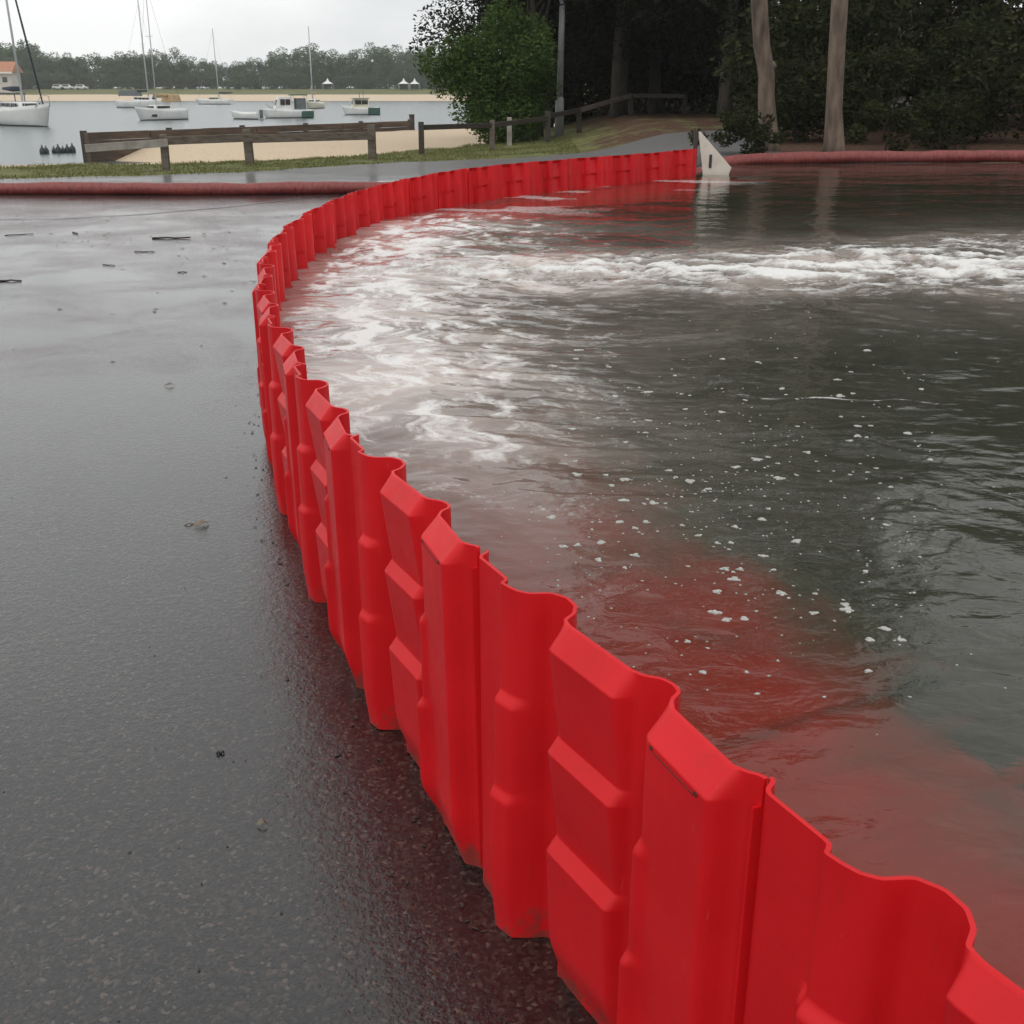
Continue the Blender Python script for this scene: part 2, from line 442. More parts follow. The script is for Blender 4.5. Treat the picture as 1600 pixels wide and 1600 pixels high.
def mat_flood():
    m, n, l, b = new_mat("flood_water")
    n.remove(b)
    out = n["Material Output"]
    tc = N(n, "ShaderNodeTexCoord")
    at_ = N(n, "ShaderNodeVertexColor", layer_name="foam")
    sp = N(n, "ShaderNodeSeparateColor"); l.new(at_.outputs["Color"], sp.inputs[0])
    mp = N(n, "ShaderNodeMapping"); mp.inputs["Scale"].default_value = (1.0, 1.5, 1.0); l.new(tc.outputs["Object"], mp.inputs["Vector"])
    rip = N(n, "ShaderNodeTexNoise", Scale=9.0, Detail=4.0, Roughness=0.5, Distortion=0.4); l.new(mp.outputs["Vector"], rip.inputs["Vector"])
    bp = N(n, "ShaderNodeBump", Strength=0.22, Distance=0.02); l.new(rip.outputs["Fac"], bp.inputs["Height"])
    fres = N(n, "ShaderNodeFresnel", IOR=1.33); l.new(bp.outputs["Normal"], fres.inputs["Normal"])
    glo = N(n, "ShaderNodeBsdfGlossy", Roughness=0.03); glo.inputs["Color"].default_value = (1, 1, 1, 1); l.new(bp.outputs["Normal"], glo.inputs["Normal"])
    tr = N(n, "ShaderNodeBsdfRefraction", IOR=1.33, Roughness=0.25); tr.inputs["Color"].default_value = (0.95, 0.90, 0.80, 1); l.new(bp.outputs["Normal"], tr.inputs["Normal"])
    mur = N(n, "ShaderNodeBsdfDiffuse")
    mc = N(n, "ShaderNodeMixRGB"); mc.inputs["Color1"].default_value = (0.070, 0.082, 0.050, 1); mc.inputs["Color2"].default_value = (0.62, 0.525, 0.475, 1)  # milky water colour tinted pinkish to carry the barrier's red reflection
    l.new(sp.outputs[1], mc.inputs["Fac"]); l.new(mc.outputs["Color"], mur.inputs["Color"])
    mf = N(n, "ShaderNodeMapRange"); mf.inputs[3].default_value = 0.30; mf.inputs[4].default_value = 0.96
    l.new(sp.outputs[1], mf.inputs[0])
    body = N(n, "ShaderNodeMixShader"); l.new(mf.outputs[0], body.inputs["Fac"]); l.new(tr.outputs[0], body.inputs[1]); l.new(mur.outputs[0], body.inputs[2])
    wat = N(n, "ShaderNodeMixShader"); l.new(fres.outputs[0], wat.inputs["Fac"]); l.new(body.outputs[0], wat.inputs[1]); l.new(glo.outputs[0], wat.inputs[2])
    # foam: coverage attribute broken up by fine bubbles
    fn = N(n, "ShaderNodeTexNoise", Scale=26.0, Detail=6.0, Roughness=0.7, Distortion=0.5); l.new(mp.outputs["Vector"], fn.inputs["Vector"])
    ad = N(n, "ShaderNodeMath", operation='ADD'); l.new(sp.outputs[0], ad.inputs[0]); l.new(fn.outputs["Fac"], ad.inputs[1])
    fr = ramp(n, [(0.42, 0.0), (0.72, 1.0)])
    hf = N(n, "ShaderNodeMath", operation='MULTIPLY'); hf.inputs[1].default_value = 0.5; l.new(ad.outputs[0], hf.inputs[0]); l.new(hf.outputs[0], fr.inputs["Fac"])
    ga = N(n, "ShaderNodeMath", operation='MULTIPLY'); l.new(fr.outputs["Color"], ga.inputs[0])
    gt = ramp(n, [(0.02, 0.0), (0.12, 1.0)]); l.new(sp.outputs[0], gt.inputs["Fac"]); l.new(gt.outputs["Color"], ga.inputs[1])
    g9 = N(n, "ShaderNodeMath", operation='MULTIPLY'); g9.inputs[1].default_value = 0.93; l.new(ga.outputs[0], g9.inputs[0])
    foam = N(n, "ShaderNodeBsdfDiffuse"); foam.inputs["Color"].default_value = (0.80, 0.79, 0.77, 1)
    fb = N(n, "ShaderNodeBump", Strength=0.5, Distance=0.01); l.new(fn.outputs["Fac"], fb.inputs["Height"]); l.new(fb.outputs["Normal"], foam.inputs["Normal"])
    fin = N(n, "ShaderNodeMixShader"); l.new(g9.outputs[0], fin.inputs["Fac"]); l.new(wat.outputs[0], fin.inputs[1]); l.new(foam.outputs[0], fin.inputs[2])
    l.new(fin.outputs[0], out.inputs["Surface"])
    return m

def mat_sea():
    m, n, l, b = new_mat("bay_water")
    tc = N(n, "ShaderNodeTexCoord")
    no = N(n, "ShaderNodeTexNoise", Scale=1.6, Detail=5.0, Roughness=0.6); l.new(tc.outputs["Object"], no.inputs["Vector"])
    b.inputs["Base Color"].default_value = (0.10, 0.125, 0.125, 1)
    b.inputs["Roughness"].default_value = 0.22
    b.inputs["IOR"].default_value = 1.33
    bp = N(n, "ShaderNodeBump", Strength=0.5, Distance=0.12); l.new(no.outputs["Fac"], bp.inputs["Height"]); l.new(bp.outputs["Normal"], b.inputs["Normal"])
    return m

def mat_leaf(name, cols, rough=0.8, trans=0.25):
    m, n, l, b = new_mat(name)
    at_ = N(n, "ShaderNodeVertexColor", layer_name="tint")
    sp = N(n, "ShaderNodeSeparateColor"); l.new(at_.outputs["Color"], sp.inputs[0])
    r = ramp(n, [(i / (len(cols) - 1), c) for i, c in enumerate(cols)]); l.new(sp.outputs[0], r.inputs["Fac"])
    oi = N(n, "ShaderNodeObjectInfo")
    hs = N(n, "ShaderNodeHueSaturation")
    mr = N(n, "ShaderNodeMapRange"); mr.inputs[3].default_value = 0.8; mr.inputs[4].default_value = 1.15
    l.new(oi.outputs["Random"], mr.inputs[0]); l.new(mr.outputs[0], hs.inputs["Value"]); l.new(r.outputs["Color"], hs.inputs["Color"])
    l.new(hs.outputs["Color"], b.inputs["Base Color"])
    b.inputs["Roughness"].default_value = rough
    b.inputs["Specular IOR Level"].default_value = 0.12
    tl = N(n, "ShaderNodeBsdfTranslucent"); l.new(hs.outputs["Color"], tl.inputs["Color"])
    mx = N(n, "ShaderNodeMixShader"); mx.inputs["Fac"].default_value = trans
    l.new(b.outputs[0], mx.inputs[1]); l.new(tl.outputs[0], mx.inputs[2])
    l.new(mx.outputs[0], n["Material Output"].inputs["Surface"])
    return m

M = {}
M['red'] = mat_red_plastic()
M['red_base'] = mat_base_plate()
M['asphalt'] = mat_asphalt()
M['terrain'] = mat_terrain()
M['flood'] = mat_flood()
M['sea'] = mat_sea()
M['slot'] = simple("slot_shadow_gap", (0.16, 0.012, 0.012), (0.09, 0.01, 0.01), 40, 0.7)
M['tube'] = simple("faded_red_rubber", (0.27, 0.055, 0.048), (0.17, 0.032, 0.028), 9.0, 0.5, 0.7, 6.0, bdist=0.03, stretch=(2.5, 1, 1))
M['board'] = simple("cream_board", (0.74, 0.70, 0.61), (0.62, 0.57, 0.48), 7.0, 0.6, 0.1)
M['timber'] = simple("weathered_timber", (0.20, 0.165, 0.13), (0.085, 0.068, 0.052), 5.0, 0.8, 0.5, 6.0, stretch=(1, 1, 6))
M['timber_dark'] = simple("dark_wet_timber", (0.075, 0.06, 0.048), (0.03, 0.025, 0.02), 5.0, 0.7, 0.5, 6.0, stretch=(1, 1, 6))
M['timber_pale'] = simple("pale_grey_timber", (0.40, 0.37, 0.33), (0.22, 0.20, 0.175), 5.0, 0.8, 0.4, 6.0)
M['seawall'] = simple("seawall_sleepers", (0.15, 0.105, 0.075), (0.06, 0.045, 0.036), 1.6, 0.85, 0.6, 7.0, stretch=(0.5, 0.5, 3), bdist=0.05)
M['galv'] = simple("galvanised_steel", (0.36, 0.37, 0.37), (0.25, 0.255, 0.26), 3.0, 0.55, 0.05)
M['bark'] = simple("smooth_pale_bark", (0.21, 0.155, 0.115), (0.06, 0.042, 0.032), 3.2, 0.85, 0.9, 8.0, stretch=(2.5, 2.5, 0.7), bdist=0.03)
M['bark_dark'] = simple("dark_bark", (0.085, 0.07, 0.057), (0.035, 0.03, 0.025), 4.0, 0.9, 0.6, 8.0, stretch=(2, 2, 0.5), bdist=0.03)
M['bark_grey'] = simple("grey_bark", (0.16, 0.14, 0.12), (0.08, 0.07, 0.06), 4.0, 0.9, 0.6, 8.0, stretch=(2, 2, 0.5), bdist=0.03)
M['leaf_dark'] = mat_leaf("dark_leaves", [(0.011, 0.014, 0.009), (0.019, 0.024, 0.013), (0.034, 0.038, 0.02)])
M['leaf_mid'] = mat_leaf("green_leaves", [(0.04, 0.07, 0.018), (0.072, 0.125, 0.03), (0.12, 0.18, 0.05)])
M['leaf_shrub'] = mat_leaf("shrub_leaves", [(0.016, 0.022, 0.009), (0.034, 0.042, 0.015), (0.07, 0.07, 0.028)])
M['leaf_far'] = mat_leaf("far_leaves", [(0.062, 0.098, 0.038), (0.085, 0.128, 0.05), (0.11, 0.155, 0.062)], trans=0.15)
M['leaf_far2'] = mat_leaf("far_bright_leaves", [(0.06, 0.10, 0.045), (0.09, 0.14, 0.06), (0.125, 0.18, 0.08)], trans=0.15)
M['grass'] = mat_leaf("grass_blades", [(0.12, 0.115, 0.05), (0.16, 0.18, 0.06), (0.24, 0.23, 0.10)], trans=0.3)
M['gel'] = simple("boat_gelcoat", (0.78, 0.78, 0.76), (0.68, 0.68, 0.66), 1.2, 0.3)
M['gel_cream'] = simple("cream_gelcoat", (0.70, 0.66, 0.52), (0.60, 0.56, 0.44), 1.2, 0.35)
M['hull_green'] = simple("green_hull_paint", (0.035, 0.105, 0.075), (0.025, 0.08, 0.058), 1.5, 0.35)
M['antifoul'] = simple("dark_antifoul", (0.035, 0.035, 0.04), (0.02, 0.02, 0.022), 2.0, 0.6)
M['canvas_navy'] = simple("navy_canvas", (0.035, 0.042, 0.06), (0.02, 0.025, 0.04), 4.0, 0.9)
M['canvas_tan'] = simple("tan_canvas", (0.50, 0.35, 0.20), (0.40, 0.27, 0.15), 3.0, 0.9)
M['canvas_grey'] = simple("grey_canvas", (0.16, 0.18, 0.18), (0.10, 0.115, 0.12), 3.0, 0.9)
M['glass'] = simple("dark_boat_glass", (0.02, 0.022, 0.025), (0.012, 0.013, 0.015), 1.0, 0.12)
M['alloy'] = simple("mast_alloy", (0.55, 0.56, 0.55), (0.46, 0.47, 0.46), 1.0, 0.45)
M['alloy_dark'] = simple("dark_spar", (0.10, 0.10, 0.11), (0.06, 0.06, 0.07), 1.0, 0.5)
M['white_cloth'] = simple("white_tent_cloth", (0.82, 0.82, 0.80), (0.74, 0.74, 0.72), 0.8, 0.8)
M['roof_tile'] = simple("terracotta_roof", (0.50, 0.22, 0.12), (0.38, 0.16, 0.09), 1.5, 0.85)
M['render'] = simple("painted_wall", (0.66, 0.60, 0.56), (0.58, 0.53, 0.49), 0.8, 0.85)
M['car_white'] = simple("white_car_paint", (0.75, 0.75, 0.75), (0.68, 0.68, 0.68), 0.5, 0.3)
M['rubber'] = simple("tyre_rubber", (0.02, 0.02, 0.02), (0.014, 0.014, 0.014), 4.0, 0.8)
M['paint_line'] = simple("worn_road_paint", (0.62, 0.61, 0.58), (0.40, 0.39, 0.37), 9.0, 0.55, 0.0, 7.0)
M['tar'] = simple("wet_tar_joint", (0.016, 0.016, 0.017), (0.008, 0.008, 0.009), 12.0, 0.22)
M['twig'] = simple("wet_twig", (0.045, 0.035, 0.026), (0.02, 0.016, 0.012), 20.0, 0.5, 0.4)
M['deadleaf'] = simple("dead_leaf", (0.26, 0.21, 0.15), (0.15, 0.115, 0.08), 20.0, 0.6, 0.2)
M['foamball'] = simple("foam_bubbles", (0.52, 0.51, 0.48), (0.34, 0.33, 0.30), 90.0, 0.6, 0.4)
M['float'] = simple("dark_float", (0.045, 0.048, 0.05), (0.03, 0.03, 0.032), 3.0, 0.5)

# ------------------------------------------------------------------ terrain
SEA_Z = -1.10
GX_Y = [-5.0, 15.0, 16.5, 18.4, 19.8, 22.2, 23.6, 24.4, 25.2, 26.2, 28.0, 31.0, 46.0]
GX_X = [-60., -60., -30.0, -8.2, -5.0, -3.0, -1.7, 0.4, 2.7, 4.7, 6.4, 8.4, 16.0]
def road_left(y):
    return np.interp(y, GX_Y, GX_X)
def road_right(y):
    return np.interp(y, [-5, 15, 17.0, 18.2, 20, 25, 26.2, 28, 31, 46], [40, 40, 9.0, 4.6, 4.7, 5.4, 6.2, 7.8, 9.6, 17.0])
# seawall runs from A to B
SW_A = at(133, 207, 42.6); SW_B = at(645, 188, 61.0)
def height(x, y):
    x = np.asarray(x, float); y = np.asarray(y, float)
    # right-hand bank and the rise into the wood
    z = 0.30 * sst(15.6, 17.6, y) * sst(1.6, 3.6, x)
    z = z + 0.32 * sst(19, 31, y) * sst(-0.8, 3.5, x)
    z = z + 3.6 * sst(42, 68, y) * sst(0.0, 9.0, x) + 1.5 * sst(18, 34, y) * sst(9, 22, x)
    # seaward fall on the left: beach held up by the seawall, then the bay
    edge = np.interp(x, [-60, -12, -8, -4, -1.5, 0.5, 2.5, 5, 14, 60], [18, 20.9, 21.9, 24.4, 29, 36, 46, 60, 90, 130])
    s = y - edge
    dx, dy = SW_B.x - SW_A.x, SW_B.y - SW_A.y; ll = math.hypot(dx, dy)
    along = ((x - SW_A.x) * dx + (y - SW_A.y) * dy) / ll
    beyond = (-(x - SW_A.x) * dy + (y - SW_A.y) * dx) / ll         # > 0 on the bay side of the wall
    low = 1 - sst(0.0, 3.6, along)
    drop = 0.52 * sst(0.0, 7.0, s) + 0.75 * low * sst(6.0, 13.0, s) + 2.2 * sst(-0.05, 1.5, beyond) * sst(8, 12, s) * (along < ll + 40) + sst(44, 70, s) * 2.2
    z = z * (1 - sst(2, 20, s)) - drop
    # far shore of the bay
    shore = 383 + 9 * np.sin(x * 0.013) + 4 * np.sin(x * 0.041)
    t = y - shore
    far = -3.0 + 2.2 * sst(-30, 2, t) + 1.6 * sst(0, 12, t) + 1.7 * sst(12, 46, t) + 5.0 * sst(60, 400, t)
    w = sst(200, 330, y)
    z = np.where(y > 200, np.maximum(z, -3.4) * (1 - w) + far * w, np.maximum(z, -3.4))
    return z
def rough_height(x, y):
    n = 0.05 * fbm(x * 0.6, y * 0.6, 4, 2)
    k = sst(17.5, 21, y)
    return height(x, y) + n * k

def axis(segs):
    out = []
    for a, b, st in segs:
        out += list(np.arange(a, b, st))
    return np.array(out + [segs[-1][1]])
gx = axis([(-600, -150, 75), (-150, -40, 10), (-40, -16, 1.0), (-16, 16, 0.28), (16, 40, 1.0), (40, 150, 10), (150, 600, 75)])
gy = axis([(-12, 14, 2.0), (14, 17, 0.5), (17, 34, 0.2), (34, 66, 0.5), (66, 130, 4), (130, 370, 20), (370, 460, 2.5), (460, 520, 20)])
X, Y = np.meshgrid(gx, gy)
Z = rough_height(X, Y)
on_road = sst(0.0, 0.5, X - road_left(Y)) * sst(0.0, 0.5, road_right(Y) - X) * (1 - sst(44, 46, Y))
Z = Z - 0.06 * on_road
nxg, nyg = len(gx), len(gy)
ids = np.arange(nxg * nyg).reshape(nyg, nxg)
F = np.stack([ids[:-1, :-1], ids[:-1, 1:], ids[1:, 1:], ids[1:, :-1]], -1).reshape(-1, 4)
gme = mesh_np("ground", np.stack([X, Y, Z], -1), F, True)
edge_ = np.interp(X, [-60, -12, -8, -4, -1.5, 0.5, 2.5, 5, 14, 60], [18, 20.9, 21.9, 24.4, 29, 36, 46, 60, 90, 130])
s_ = Y - edge_
shore_ = 383 + 9 * np.sin(X * 0.013) + 4 * np.sin(X * 0.041)
t_ = Y - shore_
sand = np.where(Y < 200, sst(-0.4, 1.6, s_ + 0.5 * fbm(X * .5, Y * .5, 3, 5)), sst(-40, -30, t_) * (1 - sst(9, 15, t_)))
litter = sst(3.6, 5.4, X - 0.10 * (Y - 20)) * sst(16.8, 17.8, Y) * (Y < 200)
verge = (1 - sst(-0.5, 0.5, X - road_left(Y) - 0.15)) * (Y < 200)
upper = sst(2.5, 5, X) * sst(30, 34, Y) * (Y < 200) * 0.6
grass = np.where(Y < 200, np.maximum(verge * (1 - 0.62 * sst(-1, 3, X)), 0.0), sst(10, 16, t_))
litter = np.maximum(litter, upper); litter = np.maximum(litter, verge * sst(-0.5, 2.5, X) * 0.9)
add_attr(gme, "cover", [grass.ravel(), sand.ravel(), litter.ravel()])
gme.materials.append(M['terrain'])
ground = link(bpy.data.objects.new("ground", gme)); tag(ground, kind="structure")

# road sheet, wet asphalt, a few millimetres proud of the ground
ry = axis([(-6, 14, 1.0), (14, 46, 0.25)])
NR = 72
rows = []
for y in ry:
    xl, xr = float(road_left(y)), float(road_right(y))
    xl += 0.16 * float(fbm(np.array([y * 0.9]), np.array([3.3]), 3)[0]) * (y > 17)
    u = np.linspace(0, 1, NR)
    xs = xl + (xr - xl) * u
    rows.append(np.stack([xs, np.full(NR, y), rough_height(xs, np.full(NR, y)) + 0.006], -1))
rv = np.array(rows)
ids = np.arange(rv.shape[0] * NR).reshape(rv.shape[0], NR)
F = np.stack([ids[:-1, :-1], ids[:-1, 1:], ids[1:, 1:], ids[1:, :-1]], -1).reshape(-1, 4)
rme = mesh_np("road", rv, F, True); rme.materials.append(M['asphalt'])
road = link(bpy.data.objects.new("road", rme)); tag(road, kind="structure")

# bay water
sme = mesh_np("sea", [(-600, 19, SEA_Z), (120, 19, SEA_Z), (120, 420, SEA_Z), (-600, 420, SEA_Z)], [(0, 1, 2, 3)])
sme.materials.append(M['sea'])
sea = link(bpy.data.objects.new("sea", sme)); tag(sea, kind="structure")

# ------------------------------------------------------------------ flood barrier
H = 0.62; W = 0.69
CTRL = [(1.30, -1.05), (0.90, -.31), (.568, .345), (.254, .975), (-.064, 1.601), (-.345, 2.24), (-.584, 2.892), (-.79, 3.55), (-.96, 4.22), (-1.09, 4.9),
        (-1.18, 5.6), (-1.225, 6.3), (-1.235, 7.0), (-1.205, 7.7), (-1.13, 8.4), (-1.02, 9.08), (-.86, 9.75), (-.66, 10.4),
        (-.40, 11.05), (-.08, 11.65), (.30, 12.2), (.75, 12.75), (1.2, 13.3), (1.65, 13.9), (2.1, 14.5), (2.5, 15.1), (2.9, 15.7)]
CP = np.array(CTRL)
def catmull(P, n=40):
    out = []
    for i in range(1, len(P) - 2):
        p0, p1, p2, p3 = P[i - 1], P[i], P[i + 1], P[i + 2]
        for k in range(n):
            t = k / n
            out.append(0.5 * ((2 * p1) + (-p0 + p2) * t + (2 * p0 - 5 * p1 + 4 * p2 - p3) * t * t + (-p0 + 3 * p1 - 3 * p2 + p3) * t ** 3))
    return np.array(out)
path = catmull(CP)
def walk(start, direction, count):
    """chord-walk the path in steps of W from the sample nearest start"""
    i = int(np.argmin(np.hypot(*(path - start).T))); cur = path[i]; res = [cur]
    while len(res) < count + 1:
        j = i
        while 0 <= j < len(path) and np.hypot(*(path[j] - cur)) < W:
            j += direction
        if not (0 <= j < len(path)):
            break
        a, b = path[j - direction], path[j]
        da, db = np.hypot(*(a - cur)), np.hypot(*(b - cur))
        cur = a + (b - a) * ((W - da) / max(db - da, 1e-6)); i = j
        res.append(cur)
    return res
far_side = walk(np.array((.254, .975)), +1, 40)
near_side = walk(np.array((.254, .975)), -1, 2)
JO = near_side[:0:-1] + far_side               # near -> far joints
JO = [np.array(j) for j in JO]

# one unit's dry-side relief d(s, z)
ks = np.array([0, .006, .012, .022, .108, .114, .120, .140, .160, .176, .186, .210, .236, .256, .268, .290, .430, .448, .466, .482, .498, .508, .530, .655, .672, .684, .690]) 
kd = np.array([-.010, -.010, .004, .010, .009, .010, .022, .019, .013, .000, -.028, -.040, -.038, -.024, -.003, .000, -.010, -.016, -.033, -.037, -.034, -.016, -.004, .004, -.002, -.012, -.012])
ss = np.linspace(0, W, 174)
zz = np.unique(np.concatenate([np.linspace(0, .12, 10), np.linspace(.12, .235, 5), np.array([.235, .245, .252, .2545, .256, .2575, .262, .267, .272, .2765, .278, .2795, .283, .29]), np.linspace(.29, .40, 5), np.array([.40, .412, .419, .4225, .424, .4255, .43, .435, .44, .4445, .446, .4475, .451, .46]), np.linspace(.46, .56, 5), np.array([.56, .572, .580, .584, .586, .588, .595, .604, .612, .617, H])]))
fine = np.linspace(0, W, 690)
pt_ = np.interp(fine, ks, kd)
ker = np.exp(-0.5 * (np.arange(-9, 10) / 2.0) ** 2); ker /= ker.sum()
pt_ = np.convolve(np.pad(pt_, 9, mode='edge'), ker, 'valid')
def relief(s, z):
    base = np.interp(s, fine, pt_)
    dn = lambda a, b: sst(a, b, z)             # rises from 0 at a to 1 at b (a > b): going down the wall
    def down(hi, lo):
        return 1 - sst(lo, hi, z)
    l1, l2 = down(.446, .424), down(.278, .256)
    bev = np.clip((H - z) / .034, 0, 1)
    foot = down(.105, -.005)
    m2 = sst(.268, .280, s) * (1 - sst(.428, .444, s))
    m1 = sst(.505, .518, s) * (1 - sst(.656, .672, s))
    m1l = sst(.484, .500, s) * (1 - sst(.520, .548, s))
    m3 = sst(.098, .108, s) * (1 - sst(.162, .178, s))
    # each tier starts proud at its ledge and draws back on the way down to the next one
    saw = np.where(z > .446, (.586 - z) / .14, np.where(z > .278, (.424 - z) / .14, (.256 - z) / .25)).clip(0, 1)
    step = .026 * bev - .017 * saw * (z > .278) - .010 * saw * (z <= .278)
    gap = np.where((z <= .446) & (z >= .424), (z - .424) / .022, 0) + 0.0
    gap2 = np.where((z <= .278) & (z >= .256), (z - .256) / .022, 0)
    step = np.where(gap > 0, .026 - .017 * gap, step); step = np.where(gap2 > 0, .026 - .017 * gap2, step)
    d = base + m2 * (step - .022 * foot)
    d = d + m1 * (.032 * bev - .022 * foot)
    d = d + m1l * (.012 * l1 + .012 * l2 - .02 * foot)
    d = d + m3 * (.012 * l1 + .009 * l2 - .008 * foot)
    d = d - .008 * (1 - z / H)
    return d
S, ZZ = np.meshgrid(ss, zz)
D = relief(S, ZZ)
outer = np.stack([S, -D, ZZ], -1)
du = np.gradient(outer, axis=1); dv = np.gradient(outer, axis=0)
nrm = np.cross(du, dv); nrm /= np.linalg.norm(nrm, axis=-1, keepdims=True) + 1e-9
TH = 0.0052
inner = outer - nrm * TH
inner[..., 2] = ZZ; inner[:, 0, 0] = 0.0; inner[:, -1, 0] = W
nz_, ns_ = S.shape
ida = np.arange(nz_ * ns_).reshape(nz_, ns_); idb = ida + nz_ * ns_
fa = np.stack([ida[:-1, :-1], ida[:-1, 1:], ida[1:, 1:], ida[1:, :-1]], -1).reshape(-1, 4)
fb = np.stack([idb[:-1, :-1], idb[1:, :-1], idb[1:, 1:], idb[:-1, 1:]], -1).reshape(-1, 4)
def rim(a, b):
    return np.stack([a[:-1], b[:-1], b[1:], a[1:]], -1)
fr = np.concatenate([rim(ida[-1, ::-1], idb[-1, ::-1]), rim(ida[0], idb[0]), rim(ida[::-1, 0], idb[::-1, 0])[:, ::-1][:, ::-1], rim(ida[:, -1], idb[:, -1])])
pme = mesh_np("panel", np.concatenate([outer.reshape(-1, 3), inner.reshape(-1, 3)]), np.concatenate([fa, fb, fr]), True)
pme.materials.append(M['red'])
# keep the rim edges crisp
import bmesh
bmx = bmesh.new(); bmx.from_mesh(pme); bmesh.ops.recalc_face_normals(bmx, faces=bmx.faces)
for e in bmx.edges:
    if len(e.link_faces) == 2 and e.calc_face_angle(0) > 1.0:
        e.smooth = False
bmx.to_mesh(pme); bmx.free()

mb = MB()                                        # base plate on the wet side; neighbours overlap
mb.prism([(-.02, .10, .003), (W + .02, .10, .003), (W - .01, 1.08, .003), (.01, 1.08, .003)], (0, 0, 0), (0, 0, .007))
bpm = mb.mesh("base_plate"); bpm.materials.append(M['red_base'])
ribm = []
for k in range(3):
    s0 = .16 + k * .18
    mb = MB(); mb.prism([(s0 - .02, .10, .0102), (s0 + .02, .10, .0102), (s0 + .02, 1.0, .0102), (s0 - .02, 1.0, .0102)], (0, 0, 0), (0, 0, .006))
    r_ = mb.mesh("rib"); r_.materials.append(M['red_base']); ribm.append(r_)
mb = MB()
zs_ = np.linspace(.012, H - .035, 8)
rings = []
for z in zs_:
    y0 = -float(relief(np.array(W - .004), np.array(z)))
    rings.append([Vector((W - .0065, y0 + .003, z)), Vector((W - .0055, y0 - .009, z)), Vector((W - .0015, y0 - .009, z)), Vector((W + .0005, y0 + .003, z))])
mb.loft(rings, smooth=False)
flm = mb.mesh("seam_flange"); flm.materials.append(M['red'])
def slot_mesh():
    mb = MB()
    zc = H - .042
    pts = []
    for s in np.linspace(.545, .632, 7):
        pts.append(Vector((s, -float(relief(np.array(s), np.array(zc))) - .0001, zc)))
    mb.tube(pts, .0011, 5)
    for s in (.540, .637):
        mb.tube([Vector((s, -float(relief(np.array(s), np.array(zc + .004))) + .004, zc + .004)), Vector((s, -float(relief(np.array(s), np.array(zc + .004))) - .0012, zc + .004))], .0035, 8)
    return mb.mesh("slot")
slm = slot_mesh(); slm.materials.append(M['slot'])

n_units = len(JO) - 1
units = []
for i in range(n_units):
    a, b = JO[i + 1], JO[i]                      # local x runs from the far joint to the near joint
    t = (b - a) / np.hypot(*(b - a))
    u = empty("flood_barrier", (a[0], a[1], 0.007), math.atan2(t[1], t[0]))
    k = n_units - i
    where = f"{ORD[k - 1]} in line counted from the cream end board"
    if i == 0:
        where = "nearest the camera, last in the line"
    tag(u, f"interlocking red plastic flood barrier, {where}", "flood barrier", "red flood barriers standing in a curved line")
    p = link(bpy.data.objects.new("panel", pme), u)
    if i < 9:
        link(bpy.data.objects.new("slot", slm), p)
    link(bpy.data.objects.new("seam_flange", flm), u)
    bp_ = link(bpy.data.objects.new("base_plate", bpm), u); bp_.location.z = 0.017 * (i % 2)
    for r_ in ribm:
        link(bpy.data.objects.new("rib", r_), bp_)
    # the units never stand perfectly true
    u.rotation_euler = (R(random.uniform(-0.8, 0.8)), R(random.uniform(-0.5, 0.5)), u.rotation_euler[2] + R(random.uniform(-0.7, 0.7)))
    units.append(u)

# ------------------------------------------------------------------ flood water inside the barrier
WZ = 0.30
wx, wy = [], []
for i in range(n_units - 1, -1, -1):
    a, b = JO[i + 1], JO[i]
    t = (b - a) / np.hypot(*(b - a)); wet = np.array((-t[1], t[0]))
    dd = np.min([relief(ss, np.full_like(ss, WZ + q)) for q in np.linspace(-.04, .09, 14)], axis=0)
    p = a + ss[:, None] * t + (-dd + TH * 0.6 + .010)[:, None] * wet
    wx += list(p[:, 0]); wy += list(p[:, 1])
wx = np.array(wx); wy = np.array(wy)
o_ = np.argsort(wy); wy, wx = wy[o_], wx[o_]
def wall_x(y):
    xe = np.interp(y, wy, wx)
    # past the last unit the pool ends at the bank
    return np.where(y > wy[-1], wx[-1] + (y - wy[-1]) * 0.35, xe)
ey = [-0.35]
while ey[-1] < 18.4:
    ey.append(ey[-1] + max(0.010, 0.0016 * max(ey[-1], 0.3) ** 1.55))
ey = np.array(ey)
NU = 560
uu = np.linspace(0, 1, NU)
uu = 0.35 * uu + 0.65 * uu ** 2.2
XW = wall_x(ey)
XMAX = 1.6 + 0.72 * np.maximum(ey, 0)
XX = XW[:, None] + (XMAX - XW)[:, None] * uu[None, :]
YY = np.repeat(ey[:, None], NU, 1)
dw = XX - XW[:, None]                             # distance from wall
lerp = lambda a, b, w: a + (b - a) * w
wx_, wy_ = XX + 0.25 * fbm(XX * 1.1, YY * 1.1, 3, 21), YY + 0.25 * fbm(XX * 1.1, YY * 1.1, 3, 33)
# jet pushed in from the side: runs towards -x, then spreads along the barrier
yc = 6.55 + 0.13 * XX + 0.16 * fbm(XX * 0.6, YY * 0.1, 2, 8)
hw = np.clip(0.75 + 0.36 * XX, 0.5, 2.4)
jet = np.exp(-((YY - yc) / hw) ** 2) * sst(-1.1, 0.2, XX)
jet_core = np.exp(-((YY - yc) / (hw * 0.62)) ** 2) * sst(-1.0, 0.0, XX)
zone = sst(1.7, 4.0, YY) * (1 - sst(8.6, 11.0, YY)) * np.exp(-np.maximum(dw - 0.55, 0) / (0.55 + 0.16 * (YY - 3)).clip(.4, 1.3))
n_jet = fbm(wx_ * 2.2, wy_ * 4.2, 6, 1, 0.68)
n_wall = fbm(dw * 6.0 + 0.8 * fbm(XX * 2, YY * 2, 3, 4), wy_ * 2.8, 6, 7, 0.68)
rid = 1 - np.abs(fbm(wx_ * 2.3, wy_ * 2.6, 4, 12, 0.55)) * 2.4
